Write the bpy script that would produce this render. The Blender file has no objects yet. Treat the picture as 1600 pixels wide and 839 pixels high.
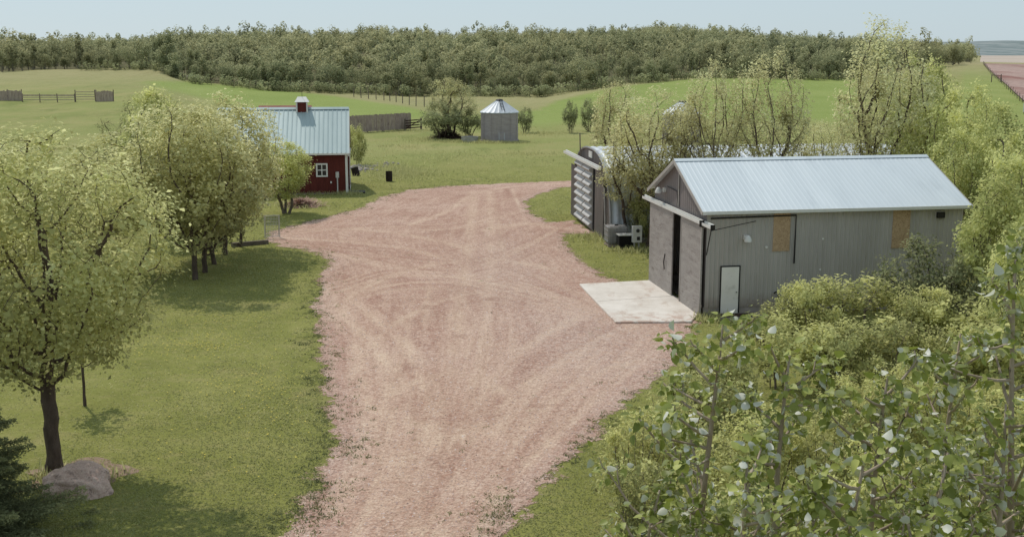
import bpy, math, random
import numpy as np
from mathutils import noise as mnoise, Vector

random.seed(7)
RNG = np.random.default_rng(7)
scn = bpy.context.scene
COL = scn.collection
R = math.radians

# ------------------------------------------------------------------ survey: camera station and ground points
F, CX, CY, H = 1800.0, 800.0, 419.5, 11.5
TH = math.atan((419.5 - 75) / F)
CT, ST = math.cos(TH), math.sin(TH)


def ray(px, py):
    a, b = (px - CX) / F, -(py - CY) / F
    return np.array([a, CT + b * ST, -ST + b * CT])


def G(px, py, z=0.0):
    d = ray(px, py)
    t = (z - H) / d[2]
    return np.array([0, 0, H]) + d * t


def Zat(px, py, Y):
    d = ray(px, py)
    return H + d[2] * Y / d[1]


def Xat(px, Y, z=0.0):
    return (px - CX) / F * (Y * CT - (z - H) * ST)


# terrain: flat yard, gentle pasture, wooded rise, open plain to the right
_px = np.array([-900, 0, 190, 258, 275, 300, 420, 500, 640, 720, 850, 960, 1100, 1250, 1320, 1400, 1490, 1530, 1620, 2400], float)
_re = np.array([390, 390, 375, 350, 322, 312, 300, 292, 286, 282, 282, 300, 330, 340, 350, 430, 520, 520, 520, 520], float)
_yb = np.array([108, 108, 105, 104, 116, 125, 138, 141, 147, 148, 148, 131, 119, 120, 121, 108, 97, 97, 99, 99], float)
_ys = np.array([64, 64, 64, 58, 54, 51, 47, 50, 47, 48, 45, 44, 46, 56, 60, 64, 72, 90, 92, 92], float)
_ze = H - (_yb - 75) / F * _re
_zt = H + (75 - _ys) / F * (_re + 420) - np.where(_px > 1500, 0, np.where(_px < 260, 11.0, 10.2))
_zt = np.where(_px > 1500, 1.0, _zt)


def hpx(x, y):
    yy = np.maximum(y, 20.0)
    return np.clip(CX + F * x / (yy * CT + H * ST), -900, 2400)


def sstep(a, b, v):
    t = np.clip((v - a) / (b - a), 0, 1)
    return t * t * (3 - 2 * t)


def terrain(x, y):
    x, y = np.asarray(x, float), np.asarray(y, float)
    r = np.hypot(x, y)
    p = hpx(x, y)
    re, ze, zt = np.interp(p, _px, _re), np.interp(p, _px, _ze), np.interp(p, _px, _zt)
    z = ze * np.clip((r - 135) / (re - 135), 0, 1) ** 1.25
    z = z + (zt - ze) * sstep(re, re + 430, r)
    z = z * (1 - sstep(1100, 2400, r))
    return z * sstep(60, 160, y)


def GT(px, py):
    """point of the terrain seen along a survey line"""
    d = ray(px, py)
    t = np.linspace(100, 900, 3200) / d[1]
    P = np.array([0, 0, H])[None] + d[None] * t[:, None]
    k = np.argmax(P[:, 2] < terrain(P[:, 0], P[:, 1]))
    return P[k]


# ------------------------------------------------------------------ object helpers
def tag(o, label=None, cat=None, group=None, kind=None):
    for k, v in (('label', label), ('category', cat), ('group', group), ('kind', kind)):
        if v:
            o[k] = v
    return o


def thing(name, label, cat, loc=(0, 0, 0), rz=0.0, group=None):
    o = bpy.data.objects.new(name, None)
    o.empty_display_size = 0.3
    COL.objects.link(o)
    o.location = [float(v) for v in loc]
    o.rotation_euler = (0, 0, rz)
    return tag(o, label, cat, group)


def link(name, me, parent=None):
    o = bpy.data.objects.new(name, me)
    COL.objects.link(o)
    if parent is not None:
        o.parent = parent
    return o


def np_mesh(name, V, Fq, mats, smooth=False, attrs=None, midx=None):
    """V (n,3), Fq (m,k) all faces with k corners"""
    V = np.ascontiguousarray(V, dtype=np.float32)
    Fq = np.ascontiguousarray(Fq, dtype=np.int32)
    me = bpy.data.meshes.new(name)
    m, k = Fq.shape
    me.vertices.add(len(V))
    me.vertices.foreach_set('co', V.ravel())
    me.loops.add(m * k)
    me.loops.foreach_set('vertex_index', Fq.ravel())
    me.polygons.add(m)
    me.polygons.foreach_set('loop_start', np.arange(0, m * k, k, dtype=np.int32))
    try:
        me.polygons.foreach_set('loop_total', np.full(m, k, dtype=np.int32))
    except Exception:
        pass
    if smooth:
        me.polygons.foreach_set('use_smooth', np.ones(m, dtype=bool))
    if midx is not None:
        me.polygons.foreach_set('material_index', np.ascontiguousarray(midx, dtype=np.int32))
    for a, val in (attrs or {}).items():
        val = np.ascontiguousarray(val, dtype=np.float32)
        if val.ndim == 1:
            at = me.attributes.new(a, 'FLOAT', 'POINT')
            at.data.foreach_set('value', val)
        else:
            at = me.attributes.new(a, 'FLOAT_VECTOR', 'POINT')
            at.data.foreach_set('vector', val.ravel())
    for mt in (mats if isinstance(mats, (list, tuple)) else [mats]):
        me.materials.append(mt)
    me.update(calc_edges=True)
    return me


class MB:
    def __init__(s):
        s.v, s.f = [], []

    def add(s, vs, fs):
        b = len(s.v)
        s.v += [tuple(float(c) for c in p) for p in vs]
        s.f += [tuple(b + i for i in f) for f in fs]
        return s

    def box(s, a, b):
        x0, y0, z0 = a
        x1, y1, z1 = b
        return s.add([(x0, y0, z0), (x1, y0, z0), (x1, y1, z0), (x0, y1, z0), (x0, y0, z1), (x1, y0, z1), (x1, y1, z1), (x0, y1, z1)],
                     [(3, 2, 1, 0), (4, 5, 6, 7), (0, 1, 5, 4), (1, 2, 6, 5), (2, 3, 7, 6), (3, 0, 4, 7)])

    def bar(s, p, q, w, h=None):
        p, q = Vector(p), Vector(q)
        d = (q - p).normalized()
        up = Vector((0, 0, 1)) if abs(d.z) < .95 else Vector((1, 0, 0))
        a = d.cross(up).normalized() * (w / 2)
        b = a.cross(d).normalized() * ((h or w) / 2)
        vs = [p - a - b, p + a - b, p + a + b, p - a + b, q - a - b, q + a - b, q + a + b, q - a + b]
        return s.add(vs, [(3, 2, 1, 0), (4, 5, 6, 7), (0, 1, 5, 4), (1, 2, 6, 5), (2, 3, 7, 6), (3, 0, 4, 7)])

    def tube(s, pts, r, n=8, cap=True):
        pts = [Vector(p) for p in pts]
        rs = r if isinstance(r, (list, tuple)) else [r] * len(pts)
        vs, fs = [], []
        for i, p in enumerate(pts):
            d = (pts[min(i + 1, len(pts) - 1)] - pts[max(i - 1, 0)]).normalized()
            up = Vector((0, 0, 1)) if abs(d.z) < .9 else Vector((1, 0, 0))
            a = d.cross(up).normalized()
            b = a.cross(d).normalized()
            for k in range(n):
                t = 2 * math.pi * k / n
                vs.append(p + (a * math.cos(t) + b * math.sin(t)) * rs[i])
        for i in range(len(pts) - 1):
            for k in range(n):
                k2 = (k + 1) % n
                fs.append((i * n + k, i * n + k2, (i + 1) * n + k2, (i + 1) * n + k))
        if cap:
            fs.append(tuple(range(n - 1, -1, -1)))
            fs.append(tuple((len(pts) - 1) * n + k for k in range(n)))
        return s.add(vs, fs)

    def lathe(s, prof, n=32, c=(0, 0, 0)):
        vs = [(c[0] + r * math.cos(2 * math.pi * k / n), c[1] + r * math.sin(2 * math.pi * k / n), c[2] + z) for r, z in prof for k in range(n)]
        fs = [(i * n + k, i * n + (k + 1) % n, (i + 1) * n + (k + 1) % n, (i + 1) * n + k) for i in range(len(prof) - 1) for k in range(n)]
        return s.add(vs, fs)

    def prism(s, poly, z0, z1):
        n = len(poly)
        vs = [(p[0], p[1], z0) for p in poly] + [(p[0], p[1], z1) for p in poly]
        return s.add(vs, [tuple(range(n - 1, -1, -1)), tuple(range(n, 2 * n))] + [(i, (i + 1) % n, n + (i + 1) % n, n + i) for i in range(n)])

    def ribs(s, o, u, v, nrm, width, lo, hi, pitch, depth, flat=.55, ramp=.12):
        """ribbed sheet: columns along u, rising along v from lo(t) to hi(t), ribs stand out along nrm"""
        o, u, v, nrm = Vector(o), Vector(u), Vector(v), Vector(nrm)
        lo_f = lo if callable(lo) else (lambda t: lo)
        hi_f = hi if callable(hi) else (lambda t: hi)
        ts, k = [], 0
        while k * pitch < width:
            b = k * pitch
            for q, d in ((0, 0), (flat, 0), (flat + ramp, 1), (1 - ramp, 1)):
                if b + q * pitch < width - 1e-4:
                    ts.append((b + q * pitch, d))
            k += 1
        ts.append((width, 0))
        vs = []
        for t, d in ts:
            base = o + u * t + nrm * (d * depth)
            vs += [base + v * lo_f(t), base + v * hi_f(t)]
        return s.add(vs, [(2 * i, 2 * i + 2, 2 * i + 3, 2 * i + 1) for i in range(len(ts) - 1)])

    def build(s, name, mat, parent=None, smooth=False, bevel=0.0):
        me = bpy.data.meshes.new(name)
        me.from_pydata(s.v, [], s.f)
        me.materials.append(mat)
        if smooth:
            me.polygons.foreach_set('use_smooth', [True] * len(me.polygons))
        me.update()
        o = link(name, me, parent)
        if bevel:
            m = o.modifiers.new('bevel', 'BEVEL')
            m.width, m.segments, m.limit_method = bevel, 1, 'ANGLE'
        return o


# ------------------------------------------------------------------ materials
def srgb(r, g, b):
    return tuple(((c / 255) / 12.92 if c / 255 <= .04045 else ((c / 255 + .055) / 1.055) ** 2.4) for c in (r, g, b)) + (1,)


class NT:
    def __init__(s, name):
        s.m = bpy.data.materials.new(name)
        s.m.use_nodes = True
        s.t = s.m.node_tree
        s.t.nodes.clear()
        s.out = s.n('ShaderNodeOutputMaterial')

    def n(s, typ, props=None, **inp):
        nd = s.t.nodes.new(typ)
        for k, v in (props or {}).items():
            setattr(nd, k, v)
        for k, v in inp.items():
            s.set(nd, k, v)
        return nd

    def set(s, nd, k, v):
        sock = nd.inputs[int(k[1:])] if k[0] == '_' and k[1:].isdigit() else nd.inputs[k.replace('_', ' ')]
        if isinstance(v, bpy.types.NodeSocket):
            s.t.links.new(v, sock)
        elif isinstance(v, bpy.types.Node):
            s.t.links.new(v.outputs[0], sock)
        else:
            sock.default_value = v

    def noise(s, vec, scale, detail=4, rough=.55, dist=0.0, out=0):
        nd = s.n('ShaderNodeTexNoise', None, Scale=scale, Detail=detail, Roughness=rough, Distortion=dist)
        if vec is not None:
            s.set(nd, 'Vector', vec)
        return nd.outputs[out]

    def ramp(s, fac, *stops):
        nd = s.n('ShaderNodeValToRGB')
        el = nd.color_ramp.elements
        while len(el) < len(stops):
            el.new(.5)
        for e, (p, c) in zip(el, stops):
            e.position = p
            e.color = c if not isinstance(c, (int, float)) else (c, c, c, 1)
        s.set(nd, 'Fac', fac)
        return nd.outputs[0]

    def mix(s, f, a, b, mode='MIX'):
        nd = s.n('ShaderNodeMix', dict(data_type='RGBA', blend_type=mode))
        s.set(nd, '_0', f)
        s.set(nd, '_6', a)
        s.set(nd, '_7', b)
        return nd.outputs[2]

    def math(s, op, a, b=0.0, c=0.0):
        nd = s.n('ShaderNodeMath', dict(operation=op))
        s.set(nd, '_0', a)
        s.set(nd, '_1', b)
        s.set(nd, '_2', c)
        return nd.outputs[0]

    def attr(s, name, out=2):
        return s.n('ShaderNodeAttribute', dict(attribute_name=name)).outputs[out]

    def vscale(s, vec, sc):
        nd = s.n('ShaderNodeVectorMath', dict(operation='MULTIPLY'))
        s.set(nd, '_0', vec)
        s.set(nd, '_1', sc)
        return nd.outputs[0]

    def bump(s, h, strength=.5, dist=.02):
        return s.n('ShaderNodeBump', None, Height=h, Strength=strength, Distance=dist).outputs[0]

    def finish(s, sh):
        s.set(s.out, 'Surface', sh)
        return s.m


def pm(name, c1, c2, scale=3.0, rough=.7, metal=0.0, bump=.15, stretch=(1, 1, 1), spots=None, spec=.3, bdist=.01, fine=None, coord=3):
    n = NT(name)
    tc = n.n('ShaderNodeTexCoord').outputs[coord]
    v = n.vscale(tc, stretch)
    f = n.noise(v, scale, 6, .6)
    col = n.mix(n.ramp(f, (.32, 0), (.68, 1)), c1, c2)
    if spots:
        sc, colr, lo, hi = spots
        g = n.noise(n.vscale(tc, stretch), sc, 5, .65)
        col = n.mix(n.ramp(g, (lo, 0), (hi, 1)), col, colr)
    if fine:
        g = n.noise(tc, fine[0], 3, .7)
        col = n.mix(fine[1], col, n.ramp(g, (.3, .0), (.7, 1)), 'OVERLAY')
    b = n.n('ShaderNodeBsdfPrincipled', None, Base_Color=col, Roughness=rough, Metallic=metal)
    b.inputs['Specular IOR Level'].default_value = spec
    if bump:
        n.set(b, 'Normal', n.bump(n.noise(v, scale * 7, 5, .7), bump, bdist))
    return n.finish(b.outputs[0])


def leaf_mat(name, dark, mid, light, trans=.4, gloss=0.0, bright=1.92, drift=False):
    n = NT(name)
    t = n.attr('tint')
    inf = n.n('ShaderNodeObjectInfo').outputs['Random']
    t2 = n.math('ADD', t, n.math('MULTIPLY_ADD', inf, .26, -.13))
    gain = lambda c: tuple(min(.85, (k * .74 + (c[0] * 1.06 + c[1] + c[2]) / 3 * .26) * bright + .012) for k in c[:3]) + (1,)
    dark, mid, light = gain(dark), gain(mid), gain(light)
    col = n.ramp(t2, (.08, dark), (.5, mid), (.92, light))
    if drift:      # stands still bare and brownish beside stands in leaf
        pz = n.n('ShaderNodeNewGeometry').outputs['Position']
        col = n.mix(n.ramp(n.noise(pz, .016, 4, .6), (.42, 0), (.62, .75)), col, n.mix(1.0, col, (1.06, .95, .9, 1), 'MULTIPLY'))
    d = n.n('ShaderNodeBsdfDiffuse', None, Color=col)
    tr = n.n('ShaderNodeBsdfTranslucent', None, Color=n.mix(.35, col, light))
    sh = n.n('ShaderNodeMixShader', None, _0=min(trans + .1, .6), _1=d.outputs[0], _2=tr.outputs[0])
    if gloss:
        g = n.n('ShaderNodeBsdfGlossy', None, Roughness=.45, Color=(.8, .85, .85, 1))
        sh = n.n('ShaderNodeMixShader', None, _0=gloss, _1=sh.outputs[0], _2=g.outputs[0])
    return n.finish(sh.outputs[0])


S = srgb
def siding_mat():
    n = NT('grey_siding')
    tc = n.n('ShaderNodeTexCoord').outputs[3]
    z = n.n('ShaderNodeSeparateXYZ', None, Vector=tc).outputs[2]
    col = n.mix(n.ramp(n.noise(n.vscale(tc, (1, 1, .2)), 1.0, 6, .65), (.32, 0), (.68, 1)), S(168, 162, 156), S(184, 178, 172))
    col = n.mix(n.ramp(n.noise(n.vscale(tc, (5, 5, .35)), 1.6, 5, .65), (.55, 0), (.78, .55)), col, S(132, 122, 112))
    col = n.mix(n.ramp(n.noise(n.vscale(tc, (9, 9, .5)), 1.3, 4, .6), (.66, 0), (.74, .5)), col, S(128, 98, 80))
    low = n.ramp(n.math('ADD', z, n.math('MULTIPLY_ADD', n.noise(tc, 2.5, 5, .7), 1.2, -.6)), (.35, .65), (1.1, 0))
    col = n.mix(low, col, S(134, 116, 102))
    b = n.n('ShaderNodeBsdfPrincipled', None, Base_Color=col, Roughness=.55)
    b.inputs['Specular IOR Level'].default_value = .2
    n.set(b, 'Normal', n.bump(n.noise(tc, 1.4, 3, .5), .25, .04))
    return n.finish(b.outputs[0])


m_shed = siding_mat()
m_trim = pm('grey_trim', S(160, 154, 146), S(171, 165, 157), 1.2, .55, 0, .05, (1, 1, .25), spots=(9, S(134, 126, 118), .62, .8), spec=.2)
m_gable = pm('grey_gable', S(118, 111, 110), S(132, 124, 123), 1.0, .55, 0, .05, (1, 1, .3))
m_roof = pm('galvanised_roof', S(206, 213, 217), S(218, 224, 227), .6, .5, .15, .03, (1, .2, .2), spots=(1.7, S(196, 203, 207), .55, .8), spec=.5)
m_barnroof = pm('pale_green_roof', S(158, 174, 174), S(176, 190, 189), .7, .45, .25, .03, (1, .25, .25), spec=.45)
m_white = pm('white_paint', S(214, 212, 206), S(226, 224, 219), 3, .5, 0, .03, spots=(6, S(188, 182, 172), .6, .8))
m_door = pm('white_door', S(232, 226, 218), S(240, 235, 228), 1.5, .5, 0, .03, spots=(2.2, S(196, 190, 182), .55, .8))
m_galv = pm('weathered_galvanised', S(150, 148, 147), S(176, 174, 172), 2, .45, .4, .05)
m_dark = pm('dark_metal', S(38, 36, 36), S(54, 50, 48), 4, .6, .3, .05)
m_black = pm('black_void', S(14, 13, 13), S(22, 20, 19), 2, .9, 0, 0)
m_ply = pm('tan_plywood', S(174, 146, 114), S(196, 168, 136), 9, .8, 0, .15, (1, 1, 1), spots=(16, S(146, 116, 88), .52, .66), fine=(40, .35))
m_wdoor = pm('weathered_board', S(148, 141, 136), S(168, 161, 155), 1.4, .85, 0, .25, (.7, .7, 2.6), spots=(2.6, S(120, 110, 105), .54, .76), fine=(30, .25))
def pad_mat():
    n = NT('concrete_apron')
    p = n.n('ShaderNodeNewGeometry').outputs['Position']
    col = n.mix(n.ramp(n.noise(p, .7, 6, .65), (.35, 0), (.65, 1)), S(206, 196, 185), S(226, 218, 209))
    col = n.mix(n.ramp(n.noise(n.vscale(p, (1, .35, 1)), 1.6, 6, .7), (.53, 0), (.7, .7)), col, S(186, 164, 148))
    col = n.mix(n.ramp(n.noise(p, 4.5, 5, .75), (.62, 0), (.74, .5)), col, S(158, 128, 110))
    y = n.n('ShaderNodeSeparateXYZ', None, Vector=p).outputs[1]
    col = n.mix(n.math('MULTIPLY', n.ramp(n.math('MULTIPLY_ADD', y, -.5, 24.9), (.05, 0), (.9, .9)), n.ramp(n.noise(p, 1.8, 5, .7), (.46, 0), (.6, .9))), col, S(178, 142, 124))
    col = n.mix(.2, col, n.ramp(n.noise(p, 40, 3, .8), (.3, .1), (.7, .9)), 'OVERLAY')
    b = n.n('ShaderNodeBsdfPrincipled', None, Base_Color=col, Roughness=.9)
    b.inputs['Specular IOR Level'].default_value = .2
    return n.finish(b.outputs[0])


m_conc = pad_mat()
m_found = pm('foundation_concrete', S(146, 136, 128), S(168, 158, 150), 1.6, .9, 0, .15, spots=(3, S(112, 100, 92), .55, .8))
m_quon = pm('quonset_endwall', S(122, 114, 111), S(140, 131, 127), 1.2, .6, .1, .06, (1, 1, .3), spots=(4, S(90, 80, 76), .6, .8))
m_quonroof = pm('quonset_arch_metal', S(176, 180, 184), S(204, 208, 212), .8, .45, .3, .05, spots=(1.3, S(150, 148, 148), .55, .75))
m_qpanel = pm('pale_corrugated_panel', S(178, 174, 170), S(198, 194, 190), 1.5, .45, .2, .04)
m_red = pm('barn_red', S(84, 36, 31), S(102, 46, 39), 1.2, .85, 0, .12, (3, 3, .5), spots=(5, S(70, 30, 27), .55, .75))
m_redroof = pm('faded_red_roof', S(128, 74, 66), S(148, 92, 82), 1.5, .7, .1, .05)
m_glass = pm('window_glass', S(30, 34, 36), S(46, 50, 52), 1, .12, 0, 0, spec=.6)
m_bin = pm('galvanised_bin', S(154, 144, 145), S(172, 163, 163), 1.2, .55, .1, .05, (1, 1, 3), spots=(1.8, S(142, 128, 126), .58, .78))
m_binroof = pm('bin_roof_metal', S(184, 188, 194), S(202, 206, 211), 1.4, .5, .1, .03)
m_fence = pm('weathered_fence_wood', S(152, 134, 126), S(178, 160, 150), 2.5, .9, 0, .2, (2, 2, .4), spots=(4, S(92, 78, 74), .52, .75))
m_post = pm('fence_post_wood', S(96, 86, 78), S(124, 112, 102), 4, .9, 0, .2)
m_wire = pm('fence_wire', S(110, 106, 104), S(130, 126, 122), 4, .5, .6, 0)
m_rust = pm('rusty_steel', S(52, 38, 32), S(76, 54, 44), 6, .85, .1, .2)
m_barrel = pm('charred_barrel', S(36, 31, 29), S(58, 46, 40), 5, .85, .1, .15)
m_bark = pm('brown_bark', S(74, 62, 54), S(104, 90, 80), 6, .95, 0, .6, (1, 1, .35), bdist=.03)
m_barkgrey = pm('grey_bark', S(92, 82, 74), S(124, 112, 102), 6, .95, 0, .4, (1, 1, .35), bdist=.02)
m_barkpop = pm('poplar_bark', S(148, 130, 112), S(184, 168, 150), 9, .8, 0, .3, (1, 1, .4), spots=(25, S(84, 76, 68), .6, .7))
m_barkasp = pm('aspen_bark', S(112, 106, 96), S(150, 144, 132), 2, .9, 0, .1)
m_rock = pm('pink_granite', S(196, 166, 152), S(222, 194, 180), 2.6, .95, 0, 1.0, spots=(4.5, S(138, 116, 108), .55, .72), bdist=.04, fine=(26, .3))
m_stone = pm('field_stone', S(142, 134, 128), S(176, 166, 158), 3, .9, 0, .5, spots=(5, S(104, 96, 92), .55, .75))
m_soil = pm('bare_soil', S(128, 106, 90), S(156, 134, 114), 3, .95, 0, .5, fine=(30, .3))
m_twig = pm('dead_twigs', S(160, 126, 112), S(188, 158, 142), 5, .95, 0, .1)
m_tank = pm('white_plastic', S(196, 198, 198), S(212, 214, 214), 2, .5, 0, .02)
m_tote = pm('grey_tote_plastic', S(128, 124, 122), S(152, 148, 146), 2, .5, 0, .03)
m_elec = pm('electrical_grey', S(186, 184, 180), S(200, 198, 194), 3, .5, .1, .02)
m_hill = pm('haze_tinted_hill', S(134, 142, 142), S(150, 156, 155), .006, 1, 0, 0, (1, .4, 1), spots=(.03, S(118, 130, 130), .48, .6), spec=0, coord=3)  # distance haze is mixed into the base colour of the hills

L_maple = leaf_mat('maple_leaves', S(96, 94, 50), S(144, 142, 76), S(192, 187, 112), .46)
L_elm = leaf_mat('elm_leaves', S(104, 100, 56), S(158, 153, 86), S(202, 196, 124), .48)
L_airy = leaf_mat('spring_leaves', S(112, 104, 66), S(156, 150, 92), S(192, 184, 124), .4)
L_green = leaf_mat('bright_leaves', S(92, 96, 46), S(138, 143, 70), S(182, 183, 104), .42)
L_bush = leaf_mat('bush_leaves', S(70, 68, 40), S(128, 130, 68), S(180, 178, 100), .42)
L_yellow = leaf_mat('caragana_leaves', S(96, 98, 48), S(150, 146, 76), S(196, 184, 98), .4)
L_olive = leaf_mat('olive_leaves', S(66, 70, 44), S(104, 108, 66), S(146, 148, 98), .35)
L_forest = leaf_mat('aspen_wood_leaves', S(84, 88, 62), S(108, 114, 74), S(142, 142, 96), .42, 0, 1.95, True)
L_spruce = leaf_mat('spruce_needles', S(60, 66, 40), S(92, 96, 56), S(130, 128, 78), .25, 0, 2.2)
L_pine = leaf_mat('dark_pine_needles', S(52, 58, 34), S(86, 88, 48), S(122, 118, 66), .2)


# poplar leaf: green glossy face, pale felted back
def poplar_leaf():
    n = NT('poplar_leaf')
    t = n.attr('tint')
    back = n.n('ShaderNodeNewGeometry').outputs['Backfacing']
    fr = n.ramp(t, (.1, S(110, 118, 58)), (.55, S(150, 156, 80)), (.95, S(188, 190, 108)))
    bk = n.ramp(t, (.1, S(190, 190, 170)), (.9, S(232, 230, 218)))
    col = n.mix(back, fr, bk)
    b = n.n('ShaderNodeBsdfPrincipled', None, Base_Color=col, Roughness=.5)
    b.inputs['Specular IOR Level'].default_value = .3
    tr = n.n('ShaderNodeBsdfTranslucent', None, Color=S(150, 164, 70))
    return n.finish(n.n('ShaderNodeMixShader', None, _0=.22, _1=b.outputs[0], _2=tr.outputs[0]).outputs[0])


L_poplar = poplar_leaf()
L_catkin = leaf_mat('poplar_catkins', S(108, 112, 70), S(140, 142, 92), S(176, 176, 128), .2)


def ground_mat():
    n = NT('grassland')
    p = n.n('ShaderNodeNewGeometry').outputs['Position']
    big, mid = n.noise(p, .05, 5, .6), n.noise(p, .35, 6, .65)
    mid2 = n.noise(n.vscale(p, (1, 1.6, 1)), 1.3, 5, .7)
    fin = n.noise(p, 9, 4, .75)
    lawn = n.ramp(mid, (.25, S(122, 124, 66)), (.5, S(138, 139, 76)), (.75, S(156, 153, 94)))
    lawn = n.mix(n.ramp(mid2, (.5, 0), (.72, .65)), lawn, S(164, 154, 104))
    lawn = n.mix(n.ramp(n.noise(p, .22, 5, .7), (.56, 0), (.7, .6)), lawn, S(166, 152, 110))
    lawn = n.mix(n.ramp(big, (.45, 0), (.7, .4)), lawn, S(126, 126, 64))
    past = n.ramp(big, (.3, S(132, 138, 80)), (.55, S(145, 148, 90)), (.8, S(164, 157, 110)))
    past = n.mix(n.ramp(n.noise(n.vscale(p, (1, .5, 1)), .12, 5, .7), (.46, 0), (.66, .75)), past, S(160, 152, 102))
    past = n.mix(n.ramp(n.noise(n.vscale(p, (1, .35, 1)), .2, 5, .7), (.55, 0), (.68, .6)), past, S(112, 122, 66))
    crop = n.ramp(big, (.3, S(130, 145, 76)), (.7, S(146, 156, 90)))
    dry = n.ramp(mid, (.3, S(148, 142, 100)), (.7, S(170, 160, 122)))
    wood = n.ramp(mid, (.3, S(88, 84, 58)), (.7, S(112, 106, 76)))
    z = n.n('ShaderNodeSeparateXYZ', None, Vector=n.attr('zone', 1))
    col = n.mix(z.outputs[0], lawn, past)
    col = n.mix(z.outputs[1], col, crop)
    col = n.mix(z.outputs[2], col, dry)
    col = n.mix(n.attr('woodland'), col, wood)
    col = n.mix(.3, col, n.ramp(fin, (.3, .15), (.7, .85)), 'OVERLAY')
    b = n.n('ShaderNodeBsdfPrincipled', None, Base_Color=col, Roughness=.95)
    b.inputs['Specular IOR Level'].default_value = .1
    n.set(b, 'Normal', n.bump(n.math('ADD', fin, n.noise(p, 28, 3, .7)), .7, .06))
    return n.finish(b.outputs[0])


def gravel_mat():
    n = NT('red_gravel')
    p = n.n('ShaderNodeNewGeometry').outputs['Position']
    fl = n.attr('flow', 1)
    tr, ed, gy = n.attr('track'), n.attr('edge'), n.attr('grey')
    big, mid = n.noise(p, .16, 5, .6), n.noise(p, 1.1, 6, .7)
    streak = n.noise(n.vscale(fl, (1.5, .13, 1)), 1.0, 6, .62, .4)
    streak2 = n.noise(n.vscale(fl, (5, .3, 1)), 1.0, 4, .6, .3)
    fin, vfin = n.noise(p, 13, 4, .8), n.noise(p, 40, 3, .8)
    col = n.ramp(big, (.32, S(160, 120, 104)), (.48, S(182, 146, 131)), (.68, S(200, 170, 156)))
    col = n.mix(n.ramp(streak, (.46, 0), (.6, .5)), col, S(208, 180, 163))
    col = n.mix(n.ramp(streak2, (.48, 0), (.62, .5)), col, S(160, 120, 104))
    col = n.mix(n.ramp(mid, (.5, 0), (.68, .6)), col, S(158, 114, 98))
    tm = n.math('MULTIPLY', tr, n.math('MULTIPLY', n.ramp(mid, (.33, .3), (.6, 1)), n.ramp(n.noise(p, .28, 3, .6), (.36, .5), (.6, 1))))
    col = n.mix(n.math('MULTIPLY', n.attr('rut'), n.ramp(mid, (.3, .45), (.6, 1))), col, S(146, 100, 83))
    col = n.mix(n.math('MULTIPLY', tm, .85), col, S(220, 198, 178))
    gm = n.math('MULTIPLY', gy, n.ramp(n.noise(p, 3.0, 5, .75), (.35, 0), (.65, 1)))
    col = n.mix(n.math('MULTIPLY', gm, .7), col, S(190, 174, 170))
    col = n.mix(n.ramp(n.noise(p, .6, 4, .6), (.6, 0), (.72, .6)), col, S(140, 104, 90))
    crs = n.noise(p, 4.2, 9, .78)
    col = n.mix(n.ramp(crs, (.54, 0), (.66, .85)), col, S(136, 92, 78))
    col = n.mix(n.ramp(crs, (.3, .65), (.42, 0)), col, S(220, 198, 184))
    vo = n.n('ShaderNodeTexVoronoi', None, Vector=p, Scale=11.0)
    vs = n.n('ShaderNodeSeparateColor', None, Color=vo.outputs[1])
    rough_amt = n.math('SUBTRACT', 1.0, n.math('MULTIPLY', tm, .7))
    stone = n.mix(vs.outputs[0], S(140, 106, 97), S(222, 200, 189))
    col = n.mix(n.math('MULTIPLY', rough_amt, .36), col, stone)
    col = n.mix(.55, col, n.ramp(n.math('MULTIPLY_ADD', vfin, .4, n.math('MULTIPLY', fin, .6)), (.36, .08), (.64, .92)), 'OVERLAY')
    # sparse weeds between the stones
    wd = n.noise(p, 2.6, 3, .6)
    wm = n.math('MULTIPLY', n.ramp(wd, (.63, 0), (.7, 1)), n.ramp(fin, (.42, 0), (.55, 1)))
    wm = n.math('MULTIPLY', wm, n.ramp(n.math('ADD', ed, n.math('MULTIPLY_ADD', big, 6, -3)), (.3, 1), (1.0, .12)))
    col = n.mix(n.math('MULTIPLY', wm, .8), col, S(110, 108, 66))
    col = n.mix(1.0, col, (1.0, .985, .93, 1), 'MULTIPLY')
    b = n.n('ShaderNodeBsdfPrincipled', None, Base_Color=col, Roughness=.95)
    b.inputs['Specular IOR Level'].default_value = .1
    hgt = n.math('ADD', n.math('MULTIPLY', fin, rough_amt), n.math('MULTIPLY', n.math('ADD', vo.outputs[0], streak2), .8))
    n.set(b, 'Normal', n.bump(hgt, .6, .06))
    # ragged border: stones thin out into the grass
    e = n.math('ADD', ed, n.math('MULTIPLY_ADD', n.noise(p, .8, 5, .75), 2.8, -1.4))
    e = n.math('ADD', e, n.math('MULTIPLY_ADD', fin, 1.2, -.6))
    a = n.ramp(e, (.0, 0), (.12, 1))
    tp = n.n('ShaderNodeBsdfTransparent')
    return n.finish(n.n('ShaderNodeMixShader', None, _0=a, _1=tp.outputs[0], _2=b.outputs[0]).outputs[0])


m_ground, m_gravel = ground_mat(), gravel_mat()
m_plough = pm('ploughed_soil', S(150, 122, 112), S(176, 150, 140), .02, .95, 0, 0, (1, .15, 1), spots=(.06, S(134, 92, 82), .52, .66), fine=(.5, .25))

# ------------------------------------------------------------------ camera, light, sky
cam = bpy.data.cameras.new('camera')
cam.sensor_width = 36
cam.lens = F / 1600 * 36
cam.clip_start, cam.clip_end = .2, 30000
co = bpy.data.objects.new('camera', cam)
COL.objects.link(co)
co.location = (0, 0, H)
co.rotation_euler = (math.pi / 2 - TH, 0, 0)
scn.camera = co

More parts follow.
